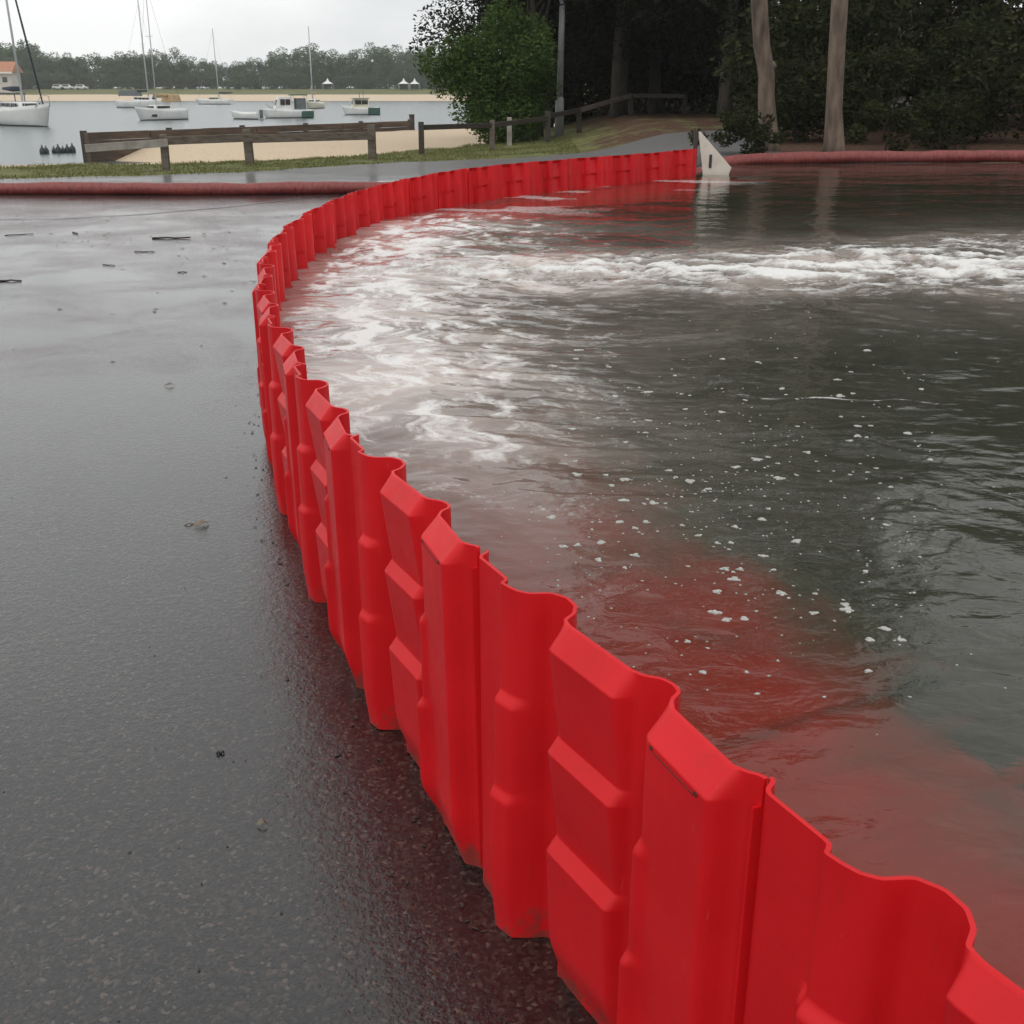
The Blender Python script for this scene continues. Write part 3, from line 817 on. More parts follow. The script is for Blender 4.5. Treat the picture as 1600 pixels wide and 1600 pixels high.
foam = jet_core * (0.46 + 1.45 * n_jet) + 0.30 * jet * (rid > 0.72) * rid
foam = np.maximum(foam, zone ** 1.2 * (0.34 + 1.35 * n_wall + 0.34 * np.clip(rid, 0, 1)) * sst(0.0, 0.22, dw))
# thin foam lines and lace left on the calmer water
line1 = np.exp(-((YY - (3.72 + 0.16 * fbm(XX * 2.2, XX * 0, 3, 3))) / (0.012 + 0.02 * np.abs(fbm(XX * 6, YY * 0, 2, 6)))) ** 2) * (0.4 + 0.9 * np.clip(fbm(XX * 4, YY * 9, 3, 15) + .35, 0, 1)) * sst(.72, .85, XX) * (1 - sst(1.5, 1.75, XX))
lace = np.clip((rid - 0.86) / 0.14, 0, 1)
patch = np.exp(-(((XX - 1.08) / .30) ** 2 + ((YY - 2.48) / .17) ** 2)) + 0.6 * np.exp(-(((XX - 1.5) / .5) ** 2 + ((YY - 3.0) / .35) ** 2))
foam = np.maximum(foam, 0.75 * line1)
foam = np.maximum(foam, 0.50 * lace * np.clip(patch, 0, 1))
far_l = 0.55 * sst(0.50, 0.75, fbm(wx_ * 0.8, wy_ * 1.4, 4, 17) + 0.45) * sst(8.5, 9.5, YY) * (1 - sst(13.5, 16, YY)) * (1 - sst(0.5, 3.0, dw))
foam = np.clip(np.maximum(foam, far_l), 0, 1)
milk = np.clip(1.25 * zone + 0.80 * jet + 0.3 * zone * n_wall, 0, 1) * (0.75 + 0.5 * fbm(wx_ * .9, wy_ * 1.2, 3, 40)).clip(0, 1)
milk = np.maximum(milk, 0.22 * sst(9, 10, YY) * (1 - sst(11, 14, YY)) * np.exp(-dw / 1.2))
# surface shape
amp = 0.10 + 0.9 * np.clip(jet + 0.55 * zone, 0, 1)
z = WZ + 0.055 * zone * (1 - sst(0.6, 1.6, dw)) + 0.02 * jet
z = z + 0.010 * fbm(wx_ * 0.9, wy_ * 1.5, 3, 50) * (1 - 0.6 * (YY < 1.0))
z = z + amp * (0.020 * fbm(wx_ * 3.2, wy_ * 4.0, 4, 60) + 0.032 * jet_core * n_jet)
z = z + 0.0022 * fbm(wx_ * 7, wy_ * 10, 2, 70) * sst(1.6, 2.6, YY)
ids = np.arange(len(ey) * NU).reshape(len(ey), NU)
F = np.stack([ids[:-1, :-1], ids[:-1, 1:], ids[1:, 1:], ids[1:, :-1]], -1).reshape(-1, 4)
fme = mesh_np("flood_water", np.stack([XX, YY, z], -1), F, True)
add_attr(fme, "foam", [foam.ravel(), milk.ravel()])
fme.materials.append(M['flood'])
fw = link(bpy.data.objects.new("flood_water", fme)); tag(fw, kind="structure")

# floating flecks of froth
def water_z(x, y):
    j = int(np.argmin(np.abs(ey - y))); i = int(np.argmin(np.abs(XX[j] - x)))
    return float(z[j, i])
mb = MB()
def dome(c, r, h):
    vs = []; fs = []
    n = 7
    for j, (k, q) in enumerate(((1.0, -.15), (.85, .45), (.45, .88))):
        for i in range(n):
            a = 2 * math.pi * i / n + j * .3
            vs.append((c[0] + r * k * math.cos(a), c[1] + r * k * math.sin(a), c[2] + h * q))
    vs.append((c[0], c[1], c[2] + h))
    for j in range(2):
        for i in range(n):
            fs.append((j * n + i, j * n + (i + 1) % n, (j + 1) * n + (i + 1) % n, (j + 1) * n + i))
    for i in range(n):
        fs.append((2 * n + i, 2 * n + (i + 1) % n, 3 * n))
    mb.add(vs, fs, True)
for k in range(330):
    t = random.random()
    if k < 190:
        px, py = random.gauss(1130, 150), random.gauss(760, 130)
    else:
        px, py = random.uniform(850, 1460), random.uniform(560, 1100)
    if py < 540 or py > 1120 or px > 1560:
        continue
    c = on(px, py, WZ)
    if c.x < float(wall_x(np.array(c.y))) + .12:
        continue
    zc = water_z(c.x, c.y)
    big = random.random() ** 2.6
    r = (0.0022 + 0.0075 * big) * (0.55 + 0.2 * c.y)
    dome((c.x, c.y, zc), r, r * .3)
    for q in range(int(1 + 4 * big)):
        a = random.uniform(0, 6.28); rr = r * random.uniform(.35, .8)
        dome((c.x + math.cos(a) * r * 1.1, c.y + math.sin(a) * r * 1.1, zc), rr, rr * .3)
for k in range(620):
    px, py = random.gauss(1120, 230), random.gauss(740, 190)
    if not (470 < py < 1150 and px < 1580):
        continue
    c = on(px, py, WZ)
    if c.x < float(wall_x(np.array(c.y))) + .10 or float(fbm(np.array(c.x * 3.0), np.array(c.y * 2.2), 3, 88)) < -.02:
        continue
    r = random.uniform(.0010, .0026) * (.6 + .25 * c.y)
    dome((c.x, c.y, water_z(c.x, c.y)), r, r * .3)
fl = mb.build("foam_flecks", M['foamball']); tag(fl, "small flecks of white froth floating on the flood water", "foam", kind="stuff")

# ------------------------------------------------------------------ red tube lying behind the barrier and along the bank
def tube_obj(pts, rad, label):
    P = catmull(np.array([pts[0]] + pts + [pts[-1]], float), 24)
    o = []
    for i, (x, y) in enumerate(P):
        o.append(Vector((x, y, float(rough_height(np.array(x), np.array(y))) + rad * .80 + .004 * math.sin(i * .23) + .003 * math.sin(i * .61))))
    rr = [rad * (1 + .05 * math.sin(i * .37) + .03 * math.sin(i * 1.1)) for i in range(len(o))]
    mb = MB(); mb.tube(o, rr, 16, squash=.9)
    return tag(mb.build("flood_tube", M['tube']), label, "tube", "red water-filled tubes closing off the pool")
tube_obj([(-22, 15.0), (-12, 15.35), (-7, 15.62), (-4.3, 15.52), (-2.2, 15.75), (0.2, 16.2), (2.3, 16.75), (3.15, 16.95)], .095, "long faded red tube lying across the road in front of the grass")
tube_obj([(3.05, 17.15), (4.5, 17.5), (6.2, 17.75), (8.0, 17.95), (10.5, 18.1), (14, 18.3), (19, 18.6)], .10, "faded red tube along the wooded bank beside the cream end board")

# ------------------------------------------------------------------ cream triangular end board
e0 = JO[-1]
eb = empty("end_board", (e0[0] + .02, e0[1] + .06, 0.0))
def EB(u, v):
    p = at(u, v, e0[1] + .06)
    return Vector((p.x - eb.location.x, 0, p.z))
mb = MB()
top, right, bot = EB(1093, 206), EB(1143, 262), EB(1103, 300)
mb.prism([top + Vector((-.01, 0, 0)), top + Vector((.012, 0, 0.004)), right, EB(1139, 272), EB(1136, 320), EB(1103, 320)], (0, 0, 0), (0, .028, 0))
pl = mb.build("board", M['board'], eb, .004)
mb = MB(); c = EB(1110, 252); mb.box((c.x, -.004, c.z), (.035, .012, .165)); mb.build("slot", M['antifoul'], pl)
mb = MB(); c = EB(1088, 204); mb.box((c.x + .006, .045, c.z / 2), (.05, .05, c.z)); mb.build("post", M['timber_dark'], eb, .004)
mb = MB(); mb.beam((EB(1098, 262).x, .06, EB(1098, 262).z), (EB(1140, 262).x, .06, EB(1140, 262).z), .03, .05); mb.build("brace", M['board'], eb)
tag(eb, "cream triangular end board with a slot, closing the red barrier line", "end board")

# ------------------------------------------------------------------ road details
def flat_strip(name, pts, w, mat, dz=.011):
    vs = []; fs = []
    for i, p in enumerate(pts):
        q = Vector(pts[min(i + 1, len(pts) - 1)]) - Vector(pts[max(i - 1, 0)])
        nn = Vector((-q.y, q.x)).normalized() * (w * (1 + .3 * math.sin(i * 1.7)) / 2)
        for sgn in (-1, 1):
            x, y = p[0] + sgn * nn.x, p[1] + sgn * nn.y
            vs.append((x, y, float(rough_height(np.array(x), np.array(y))) + dz))
    for i in range(len(pts) - 1):
        fs.append((2 * i, 2 * i + 2, 2 * i + 3, 2 * i + 1))
    mb = MB(); mb.add(vs, fs)
    o = mb.build(name, mat); tag(o, kind="structure")
    return o
sp_ = [(-5.6 + i * .165, 12.35 + .0085 * i * i + .03 * math.sin(i * 1.3)) for i in range(20)]
flat_strip("road_tar_joint", sp_, .05, M['tar'])
mk = on(590, 285, 0.0), on(650, 283, 0.0)
flat_strip("road_marking", [(lerp(mk[0].x, mk[1].x, k / 6), lerp(mk[0].y, mk[1].y, k / 6)) for k in range(7)], .13, M['paint_line'])
mk = on(768, 258.5, 0.05), on(832, 256, 0.05)
flat_strip("road_marking", [(lerp(mk[0].x, mk[1].x, k / 6), lerp(mk[0].y, mk[1].y, k / 6)) for k in range(7)], .16, M['paint_line'])

def stick(u, v, ln, ang, r, label, n=6, mat='twig', name="stick", cat="stick"):
    c = on(u, v, 0.0)
    pts = []
    for k in range(n):
        q = (k / (n - 1) - .5) * ln
        pts.append(Vector((q * math.cos(ang), q * math.sin(ang), r * .9 + .003 * math.sin(k * 2.1 + u))))
    mb = MB(); mb.tube(pts, [r * (1 - .35 * k / n) for k in range(n)], 7)
    o = mb.build(name, M[mat]); o.location = (c.x, c.y, .007)
    return tag(o, label, cat, "debris washed onto the wet road")
stick(268, 374, .36, .06, .009, "straight dark stick lying on wet road, longest piece of debris")
stick(30, 368, .26, .5, .004, "thin dark twig on wet road near the left edge of the picture")
stick(118, 366, .15, -.9, .007, "short dark twig lying crooked between the long stick and the picture edge")
stick(226, 395, .17, .05, .004, "thin pale-edged twig just in front of the long dark stick")
stick(14, 441, .18, .1, .007, "dark twig at the picture's left edge, nearest of the twigs there")
stick(285, 427, .07, .1, .004, "small dark twig scrap in front of the long stick, towards the barrier")
stick(170, 416, .12, -.4, .004, "bent dark twig nearer the camera than the long stick")
stick(430, 612, .07, .3, .004, "tiny twig on the wet road close beside the red barrier bend")
stick(345, 1182, .014, .3, .003, "small dark pebble-like scrap on the near wet road")
stick(300, 822, .001 + .045, .5, .0022, "thin pale stalk on the grey road beside the near red barriers", mat='deadleaf')
def leafscrap(u, v, size, ang, label):
    c = on(u, v, 0.0)
    vs = [(-.5, 0, .002), (-.15, .22, .012), (.25, .17, .008), (.5, 0, .003), (.25, -.18, .010), (-.15, -.2, .004), (.02, 0, .016)]
    fs = [(0, 6, 1), (1, 6, 2), (2, 6, 3), (3, 6, 4), (4, 6, 5), (5, 6, 0)]
    mb = MB(); mb.add([(x * size, y * size, zz_) for x, y, zz_ in vs], fs)
    o = mb.build("fallen_leaf", M['deadleaf']); o.location = (c.x, c.y, .008); o.rotation_euler = (0, 0, ang)
    o.modifiers.new("solid", 'SOLIDIFY').thickness = .0012
    return tag(o, label, "leaf", "debris washed onto the wet road")
leafscrap(314, 824, .055, .55, "pale narrow dead leaf on grey road beside the near red barriers")
leafscrap(320, 368, .07, .2, "small dark leaf just right of the long stick")
leafscrap(265, 605, .05, .1, "small leaf alone on the smooth grey middle of the road")
leafscrap(410, 1295, .022, .1, "curled leaf scrap near the speckled reflection of the barriers")

# fine litter: drifts on the far road and bits caught along the foot of the barrier
rs0 = np.random.RandomState(77)
LP = []
for k in range(900):
    y = rs0.uniform(5.5, 14.8); x = rs0.uniform(-7.5, -0.2)
    if x > float(np.interp(y, CP[:, 1], CP[:, 0])) - .25:
        continue
    if float(fbm(np.array(x * .7), np.array(y * .9), 3, 81)) < .06 - .25 * rs0.rand() ** 3:
        continue
    LP.append((x, y, rs0.uniform(.006, .028)))
for i in range(n_units):
    a, b = JO[i + 1], JO[i]; t = (b - a) / np.hypot(*(b - a)); dry_ = np.array((t[1], -t[0]))
    for k in range(16):
        q = a + t * rs0.uniform(0, W) + dry_ * (.045 + abs(rs0.normal(0, .05)))
        LP.append((q[0], q[1], rs0.uniform(.003, .011)))
for k in range(70):
    y = 1.2 + 4.5 * rs0.rand() ** 1.4; x = float(np.interp(y, CP[:, 1], CP[:, 0])) - .1 - rs0.rand() * (.5 + .35 * y)
    LP.append((x, y, rs0.uniform(.0015, .005)))
mb = MB()
for (x, y, r) in LP:
    a = rs0.uniform(0, 6.28); e = rs0.uniform(.25, .7); h0 = float(rough_height(np.array(x), np.array(y))) + .0075
    c_, s_n = math.cos(a) * r, math.sin(a) * r
    mb.add([(x + c_, y + s_n, h0), (x - s_n * e, y + c_ * e, h0 + r * .1), (x - c_, y - s_n, h0 + r * .05), (x + s_n * e, y - c_ * e, h0 + r * .12), (x, y, h0 + r * .22)],
           [(0, 1, 4), (1, 2, 4), (2, 3, 4), (3, 0, 4)])
tag(mb.build("leaf_litter", M['twig']), "fine dark leaf bits scattered over the wet road", "litter", kind="stuff")

# ------------------------------------------------------------------ foliage builders
def leaf_cloud(name, seed, centres, radii, per, leaf, mat, flat=0.8, droop=0.0):
    rs = np.random.RandomState(seed)
    P = []
    for c, r in zip(centres, radii):
        k = int(per * r * r / np.mean(np.square(radii)))
        v = rs.normal(size=(k, 3)); v /= np.linalg.norm(v, axis=1, keepdims=True)
        rad = rs.uniform(0.25, 1.0, (k, 1)) ** 0.5
        v = v * rad * r; v[:, 2] *= flat
        P.append(v + np.array(c))
    P = np.concatenate(P); n = len(P)
    a = rs.normal(size=(n, 3)); a[:, 2] = a[:, 2] * .6 - droop; a /= np.linalg.norm(a, axis=1, keepdims=True)
    b = np.cross(a, rs.normal(size=(n, 3))); b /= np.linalg.norm(b, axis=1, keepdims=True)
    L = leaf * rs.uniform(.6, 1.35, (n, 1)); Wd = L * rs.uniform(.35, .6, (n, 1))
    nn = np.cross(a, b)
    v0 = P - a * L * .5; v2 = P + a * L * .5
    v1 = P + b * Wd * .5 + nn * L * .08; v3 = P - b * Wd * .5 + nn * L * .08
    V = np.stack([v0, v1, v2, v3], 1).reshape(-1, 3)
    F = np.arange(n * 4).reshape(n, 4)
    me = mesh_np(name, V, F, False)
    tint = np.repeat(np.clip(rs.normal(.5, .22, n), 0, 1), 4)
    add_attr(me, "tint", [tint])
    me.materials.append(mat)
    return me

def crown_clumps(seed, cz, rx, rz, n, rmin, rmax, low=-1.0):
    rs = np.random.RandomState(seed)
    C = []; Rr = []
    while len(C) < n:
        v = rs.normal(size=3); v /= np.linalg.norm(v)
        k = rs.uniform(.35, 1.0) ** .6
        p = v * k
        if p[2] < low:
            continue
        lump = 1 + .22 * math.sin(3 * math.atan2(v[1], v[0]) + seed) + .15 * math.sin(5 * v[2] + seed * 2)
        C.append((p[0] * rx * lump, p[1] * rx * lump, cz + p[2] * rz)); Rr.append(rs.uniform(rmin, rmax))
    return C, Rr

def trunk_mesh(seed, h, r0, limbs, cz, rx, lean=(0, 0), bends=.15, mat=None, seg=9):
    rs = random.Random(seed)
    mb = MB(); pts = []; rad = []
    n = 9
    for k in range(n):
        t = k / (n - 1)
        pts.append(Vector((lean[0] * t * h + bends * math.sin(t * 5 + seed) * t, lean[1] * t * h + bends * math.cos(t * 4 + seed) * t, -.15 + (h + .15) * t)))
        rad.append(r0 * (1.35 if k == 0 else 1.0) * (1 - .62 * t))
    mb.tube(pts, rad, seg)
    for q in range(limbs):
        k = rs.randint(4, n - 2)
        base = pts[k]; ang = rs.uniform(0, 6.28); ln = rx * rs.uniform(.6, 1.0)
        d = Vector((math.cos(ang), math.sin(ang), rs.uniform(.3, .9))).normalized()
        lp = [base + d * (ln * t) + Vector((0, 0, .12 * ln * t * t)) + Vector((rs.uniform(-.1, .1), rs.uniform(-.1, .1), 0)) for t in (0, .35, .7, 1.0)]
        mb.tube(lp, [rad[k] * .6, rad[k] * .42, rad[k] * .25, rad[k] * .1], 6)
    me = mb.mesh("trunk")
    if mat: me.materials.append(mat)
    return me

def place_tree(name, tm, cm, loc, rz, sc, label, cat, group=None):
    o = empty(name, loc, rz)
    o.scale = sc if hasattr(sc, '__len__') else (sc, sc, sc)
    if tm: link(bpy.data.objects.new("trunk", tm), o)
    link(bpy.data.objects.new("crown", cm), o)
    return tag(o, label, cat, group)

def gz(x, y):
    return float(rough_height(np.array(float(x)), np.array(float(y))))

# wood on the right: broad dark trees
variants = []
for sd, (h, cz, rx, rz) in enumerate([(7.0, 6.3, 3.6, 4.4), (8.0, 7.2, 3.3, 5.0), (6.0, 5.4, 3.9, 4.2)]):
    C, Rr = crown_clumps(40 + sd, cz, rx, rz, 75, .55, 1.15)
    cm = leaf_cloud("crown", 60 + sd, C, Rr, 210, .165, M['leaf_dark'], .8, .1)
    variants.append((trunk_mesh(sd, h, .20 + .03 * sd, 6, cz, rx, (random.uniform(-.04, .04), 0), .25, M['bark_dark']), cm))
wood = [(0.6, 37.5, 1, .80), (3.2, 36.0, 0, .85), (6.2, 34.0, 2, .85), (8.6, 31.2, 1, .92), (11.8, 31.0, 0, .95), (14.8, 29.5, 2, .95), (18.2, 28.5, 1, 1.0),
        (5.0, 41.0, 1, 1.05), (9.0, 39.5, 2, 1.05), (13.0, 37.5, 0, 1.1), (17.2, 36.0, 1, 1.1), (21.5, 33.0, 2, 1.1), (2.2, 44.5, 2, .95), (7.0, 47.0, 0, 1.2), (12.0, 46.0, 1, 1.2),
        (17.5, 44.0, 2, 1.25), (22.5, 41.0, 0, 1.2), (24.5, 28.0, 0, 1.05), (1.2, 41.0, 2, .9), (3.6, 39.0, 1, .95), (4.4, 50.0, 2, 1.3), (0.2, 49.0, 0, 1.1), (8.5, 54.0, 1, 1.4), (14.0, 53.0, 2, 1.4)]
for i, (x, y, k, s) in enumerate(wood):
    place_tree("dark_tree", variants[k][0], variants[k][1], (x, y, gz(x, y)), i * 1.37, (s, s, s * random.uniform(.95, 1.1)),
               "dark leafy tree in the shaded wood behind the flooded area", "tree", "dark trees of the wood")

# two pale-trunked gums in front of the wood
def gum(path_px, Y, r0, seed, label, knot):
    base = at(*path_px[0], Y)
    zb = gz(base.x, base.y)
    o = empty("gum_tree", (base.x, base.y, zb))
    pts = [Vector((0, 0, -.15))]; rad = [r0 * 1.75]
    pts.append(Vector((.01, 0, .18))); rad.append(r0 * 1.3)
    for (u, v) in path_px[1:]:
        p = at(u, v, Y); pts.append(Vector((p.x - base.x, 0, p.z - zb))); rad.append(r0)
    last = pts[-1]; dv_ = (pts[-1] - pts[-2]).normalized()
    for k in range(1, 6):
        pts.append(last + Vector((dv_.x * k * .6 + .1 * math.sin(k + seed), .1 * math.cos(k * 1.7), k * 1.15))); rad.append(r0 * (1 - .13 * k))
    mb = MB(); mb.tube(pts, rad, 14)
    rs = random.Random(seed)
    for q in range(6):
        b_ = pts[-1 - q % 3]; a = q * 1.05 + seed
        d = Vector((math.cos(a), math.sin(a), .75)).normalized(); ln = rs.uniform(1.6, 2.6)
        mb.tube([b_, b_ + d * ln * .5 + Vector((0, 0, .1)), b_ + d * ln + Vector((0, 0, .5))], [r0 * .42, r0 * .28, r0 * .1], 7)
    tr = mb.build("trunk", M['bark'], o)
    if knot:
        p = at(*knot, Y - r0 * .5); mb = MB()
        q = Vector((p.x - base.x, -.02, p.z - zb))
        mb.tube([q + Vector((-.16, .03, -.12)), q + Vector((-.04, .0, -.03)), q + Vector((.05, -.02, .03)), q + Vector((.08, -.025, .05))], [.10, .095, .07, .05], 10)
        mb.build("branch_stub", M['bark'], tr)
    zt = pts[-1].z
    C, Rr = crown_clumps(seed + 5, zt + .6, 3.0, 2.3, 46, .5, .95)
    cm = leaf_cloud("crown", seed + 9, [(c[0] + pts[-1].x, c[1], c[2]) for c in C], Rr, 120, .2, M['leaf_dark'], .8, .35)
    link(bpy.data.objects.new("crown", cm), o)
    tag(o, label, "tree")
gum([(1200, 222), (1197, 150), (1198, 118), (1190, 70), (1186, 0)], 21.0, .145, 3, "pale gum tree with a branch stub and a kinked trunk", (1205, 104))
gum([(1301, 238), (1303, 170), (1307, 90), (1312, 0)], 19.6, .135, 8, "straight pale gum tree with a flared foot behind the red tube", None)

# thin pale leaning stems seen in the gloom
def stem(px, Y, r0, label):
    b = at(*px[0], Y); zb = gz(b.x, b.y); o = empty("sapling", (b.x, b.y, zb))
    pts = [Vector((0, 0, -.1))] + [Vector((at(u, v, Y).x - b.x, .05 * k, at(u, v, Y).z - zb)) for k, (u, v) in enumerate(px[1:])]
    d = (pts[-1] - pts[-2]).normalized(); pts += [pts[-1] + d * 1.2 + Vector((0, .1, .2)), pts[-1] + d * 2.6 + Vector((0, .2, .7))]
    mb = MB(); mb.tube(pts, [r0 * (1 - .6 * k / len(pts)) for k in range(len(pts))], 7)
    mb.build("trunk", M['bark_dark'], o)
    C, Rr = crown_clumps(int(px[0][0]), pts[-1].z, 1.3, .9, 14, .35, .6)
    link(bpy.data.objects.new("crown", leaf_cloud("crown", int(px[0][0]), [(c[0] + pts[-1].x, c[1] + pts[-1].y, c[2]) for c in C], Rr, 90, .17, M['leaf_dark'])), o)
    tag(o, label, "tree")

# understory shrubs
shr = []
for sd in range(3):
    C, Rr = crown_clumps(140 + sd, 1.0 + .1 * sd, 1.15, 1.0, 34, .28, .55, -.95)
    cm = leaf_cloud("crown", 160 + sd, C, Rr, 120, .125, M['leaf_shrub'], .85)
    shr.append((trunk_mesh(20 + sd, 1.3, .05, 5, 1, 1.0, (0, 0), .12, M['bark_dark'], 6), cm))
und = [(2.6, 43.5, 0, 1.8), (5.6, 44, 1, 1.9), (3.9, 42.5, 2, 2.0), (1.4, 43.0, 1, 1.8), (7.2, 42.0, 0, 2.0), (7.4, 42, 2, 1.7), (5.7, 23.4, 1, .75), (6.9, 23.0, 2, .85), (7.9, 21.4, 0, .55), (9.0, 23.2, 1, 1.0), (10.6, 22.2, 2, .75), (12.0, 23.4, 0, 1.0),
       (13.8, 22.6, 1, .9), (15.6, 23.4, 2, 1.1), (8.0, 26.2, 0, 1.4), (10.4, 26.6, 1, 1.5), (12.8, 26.4, 2, 1.5), (15.4, 26.2, 0, 1.5), (18.0, 25.2, 1, 1.5), (6.2, 27.6, 1, 1.3),
       (3.2, 41.5, 2, 1.3), (1.9, 42, 0, 1.5), (4.8, 42.5, 1, 1.6), (7.6, 31.6, 0, 1.3), (7.9, 29.4, 2, 1.4), (20.5, 25.0, 2, 1.4)]
for i, (x, y, k, s) in enumerate(und):
    place_tree("understory_shrub", shr[k][0], shr[k][1], (x, y, gz(x, y) - .05), i * 2.1, (s, s, s * random.uniform(.9, 1.25)),
               "dark scrubby shrub growing under the trees of the wood", "shrub", "undergrowth shrubs below the dark trees")

C, Rr = crown_clumps(171, .85, 1.5, .85, 17, .22, .5, -.9)
shr.append((shr[0][0], leaf_cloud("crown", 172, C, Rr, 150, .16, M['leaf_shrub'], .9)))
# big green bush by the shore, and the overhanging tree above it
C, Rr = crown_clumps(201, 1.75, 1.5, 1.75, 100, .36, .62, -1.0)
cm = leaf_cloud("crown", 202, C, Rr, 330, .11, M['leaf_mid'], .9)
bx, by = -.25, 31.8
place_tree("green_bush", trunk_mesh(31, 2.2, .09, 6, 1.7, 1.3, (0, 0), .15, M['bark_dark'], 7), cm, (bx, by, gz(bx, by) - .1), .4, (1.0, .9, 1.0),
           "large rounded bright green bush on the shore beside the light pole", "bush")
C, Rr = crown_clumps(211, 4.6, 2.6, 1.5, 75, .3, .6, -.8)
cm = leaf_cloud("crown", 212, C, Rr, 170, .15, M['leaf_dark'], .8, .3)
place_tree("overhanging_tree", trunk_mesh(33, 4.6, .16, 7, 4.6, 2.4, (-.05, 0), .3, M['bark_dark']), cm, (.75, 34.2, gz(.75, 34.2)), 1.0, 1.0,
           "dark tree whose ragged branches hang out over the green bush", "tree")
for (u, v, Y, s, k, lab) in [(1166, 215, 19.8, .44, 3, "low green shrub growing just behind the cream end board"),
                             (1178, 222, 20.2, .34, 3, "small olive shrub at the foot of the kinked gum"),
                             (1385, 215, 20.4, .5, 3, "small dark shrub right of the straight gum's foot")]:
    p = at(u, v, Y)
    place_tree("bank_shrub", shr[k][0], shr[k][1], (p.x, Y, gz(p.x, Y) - .03), Y, s, lab, "shrub")

# ------------------------------------------------------------------ grass blades on the verge
rs = np.random.RandomState(5)
n = 70000
gx_ = rs.uniform(-15, 1.5, n); gy_ = rs.uniform(16.5, 31, n)
edge_g = np.interp(gx_, [-60, -12, -8, -4, -1.5, 0.5, 2.5], [18, 20.9, 21.9, 24.4, 29, 36, 46])
keep = (gx_ < road_left(gy_) + .05 + .15 * fbm(gx_, gy_, 2, 90)) & (gy_ < edge_g + .6 + .6 * fbm(gx_ * .7, gy_ * .7, 2, 91)) & (fbm(gx_ * .8, gy_ * .8, 3, 92) > -.28)
gx_, gy_ = gx_[keep], gy_[keep]; n = len(gx_)
gzz = rough_height(gx_, gy_)
hh = rs.uniform(.02, .055, n) * (1 + .8 * np.clip(fbm(gx_ * .6, gy_ * .6, 2, 95), 0, 1)); ww = rs.uniform(.007, .016, n); an = rs.uniform(0, 6.28, n)
lx, ly = rs.normal(0, .03, n), rs.normal(0, .03, n)
V = np.stack([np.stack([gx_ - np.cos(an) * ww, gy_ - np.sin(an) * ww, gzz - .01], -1),
              np.stack([gx_ + np.cos(an) * ww, gy_ + np.sin(an) * ww, gzz - .01], -1),
              np.stack([gx_ + lx, gy_ + ly, gzz + hh], -1)], 1).reshape(-1, 3)
grm = mesh_np("grass", V, np.arange(n * 3).reshape(n, 3))
add_attr(grm, "tint", [np.repeat(rs.uniform(0, 1, n), 3)])
grm.materials.append(M['grass'])
tag(link(bpy.data.objects.new("grass", grm)), "short mown grass on the verge by the rail fence", "grass", kind="stuff")

# ------------------------------------------------------------------ rail fences
def post_at(parent, x, y, h, w, mat, lean=0.0, name="post"):
    zb = gz(x, y); mb = MB()
    mb.box((0, 0, h / 2 - .15), (w, w, h + .3), taper=.96)
    o = mb.build(name, mat, parent, .008)
    o.location = Vector((x, y, zb)) - parent.location; o.rotation_euler = (0, lean, .3 * lean)
    return zb
def fence(name, label, posts, rails, mat_p, mat_r, hw):
    x0, y0 = posts[0][0], posts[0][1]
    f = empty(name, (x0, y0, gz(x0, y0)))
    for (x, y, h, w, m) in posts:
        post_at(f, x, y, h, w, M[m], random.uniform(-.03, .03))
    for (a, b, w, h, m) in rails:
        mb = MB(); mb.beam(Vector(a) - f.location, Vector(b) - f.location, w, h); mb.build("rail", M[m], f, .006)
    return tag(f, label, "fence", "timber rail fences along the verge")
q1, q2, q3 = on(260, 266, 0), on(391, 259, 0), on(582, 250, 0)
yb = q1.y - .10
def RT(u, v, Y): return at(u, v, Y)
fence("rail_fence", "low grey timber rail fence in front of the sand, three stout posts",
      [(q1.x, q1.y, .62, .125, 'timber'), (q2.x, q2.y, .64, .15, 'timber'), (q3.x, q3.y, .68, .16, 'timber')],
      [(RT(133, 232, 20.0), RT(262, 223, q1.y - .09), .05, .13, 'timber_pale'),
       (RT(258, 220, q1.y - .09), RT(394, 215, q2.y - .10), .05, .14, 'timber'),
       (RT(390, 217, q2.y - .10), RT(586, 212, q3.y - .10), .05, .15, 'timber')], None, None, 0)
r1, r2, r3 = on(659, 243, 0), on(769, 236, 0), on(856, 229.5, 0)
p4, p5, p6 = at(905, 196, 33.0), at(985, 186, 36), at(1068, 178, 39.5)
def topz(p, dz): return Vector((p.x, p.y, gz(p.x, p.y) + dz))
fence("rail_fence", "dark timber rail fence climbing past the light pole into the wood",
      [(r1.x, r1.y, .68, .12, 'timber_dark'), (r2.x, r2.y, .68, .13, 'timber'), (r3.x, r3.y, .74, .14, 'timber_dark'),
       (p4.x, p4.y, .62, .14, 'timber_dark'), (p5.x, p5.y, .62, .14, 'timber_dark'), (p6.x, p6.y, .62, .14, 'timber_dark')],
      [(topz(r1, .56), topz(r2, .56), .07, .11, 'timber_dark'), (topz(r2, .56), topz(r3, .57), .07, .11, 'timber_dark'),
       (topz(r3, .62), topz(p4, .60), .07, .12, 'timber_dark'), (topz(p4, .60), topz(p5, .58), .07, .12, 'timber'), (topz(p5, .58), topz(p6, .58), .07, .12, 'timber')], None, None, 0)
s1, s2 = at(796, 216, 29.6), at(672, 214, 28.6)
f2 = empty("marker_post", (s1.x, s1.y, gz(s1.x, s1.y)))
post_at(f2, s1.x, s1.y, .68, .13, M['timber_pale'])
tag(f2, "single pale timber post in front of the green bush", "post")
f3 = empty("mooring_pile", at(644, 205, 60.8)); f3.location.z = -1.3
mb = MB(); mb.tube([(0, 0, -.5), (0, 0, 1.5)], .14, 9); mb.build("pile", M['timber_dark'], f3)
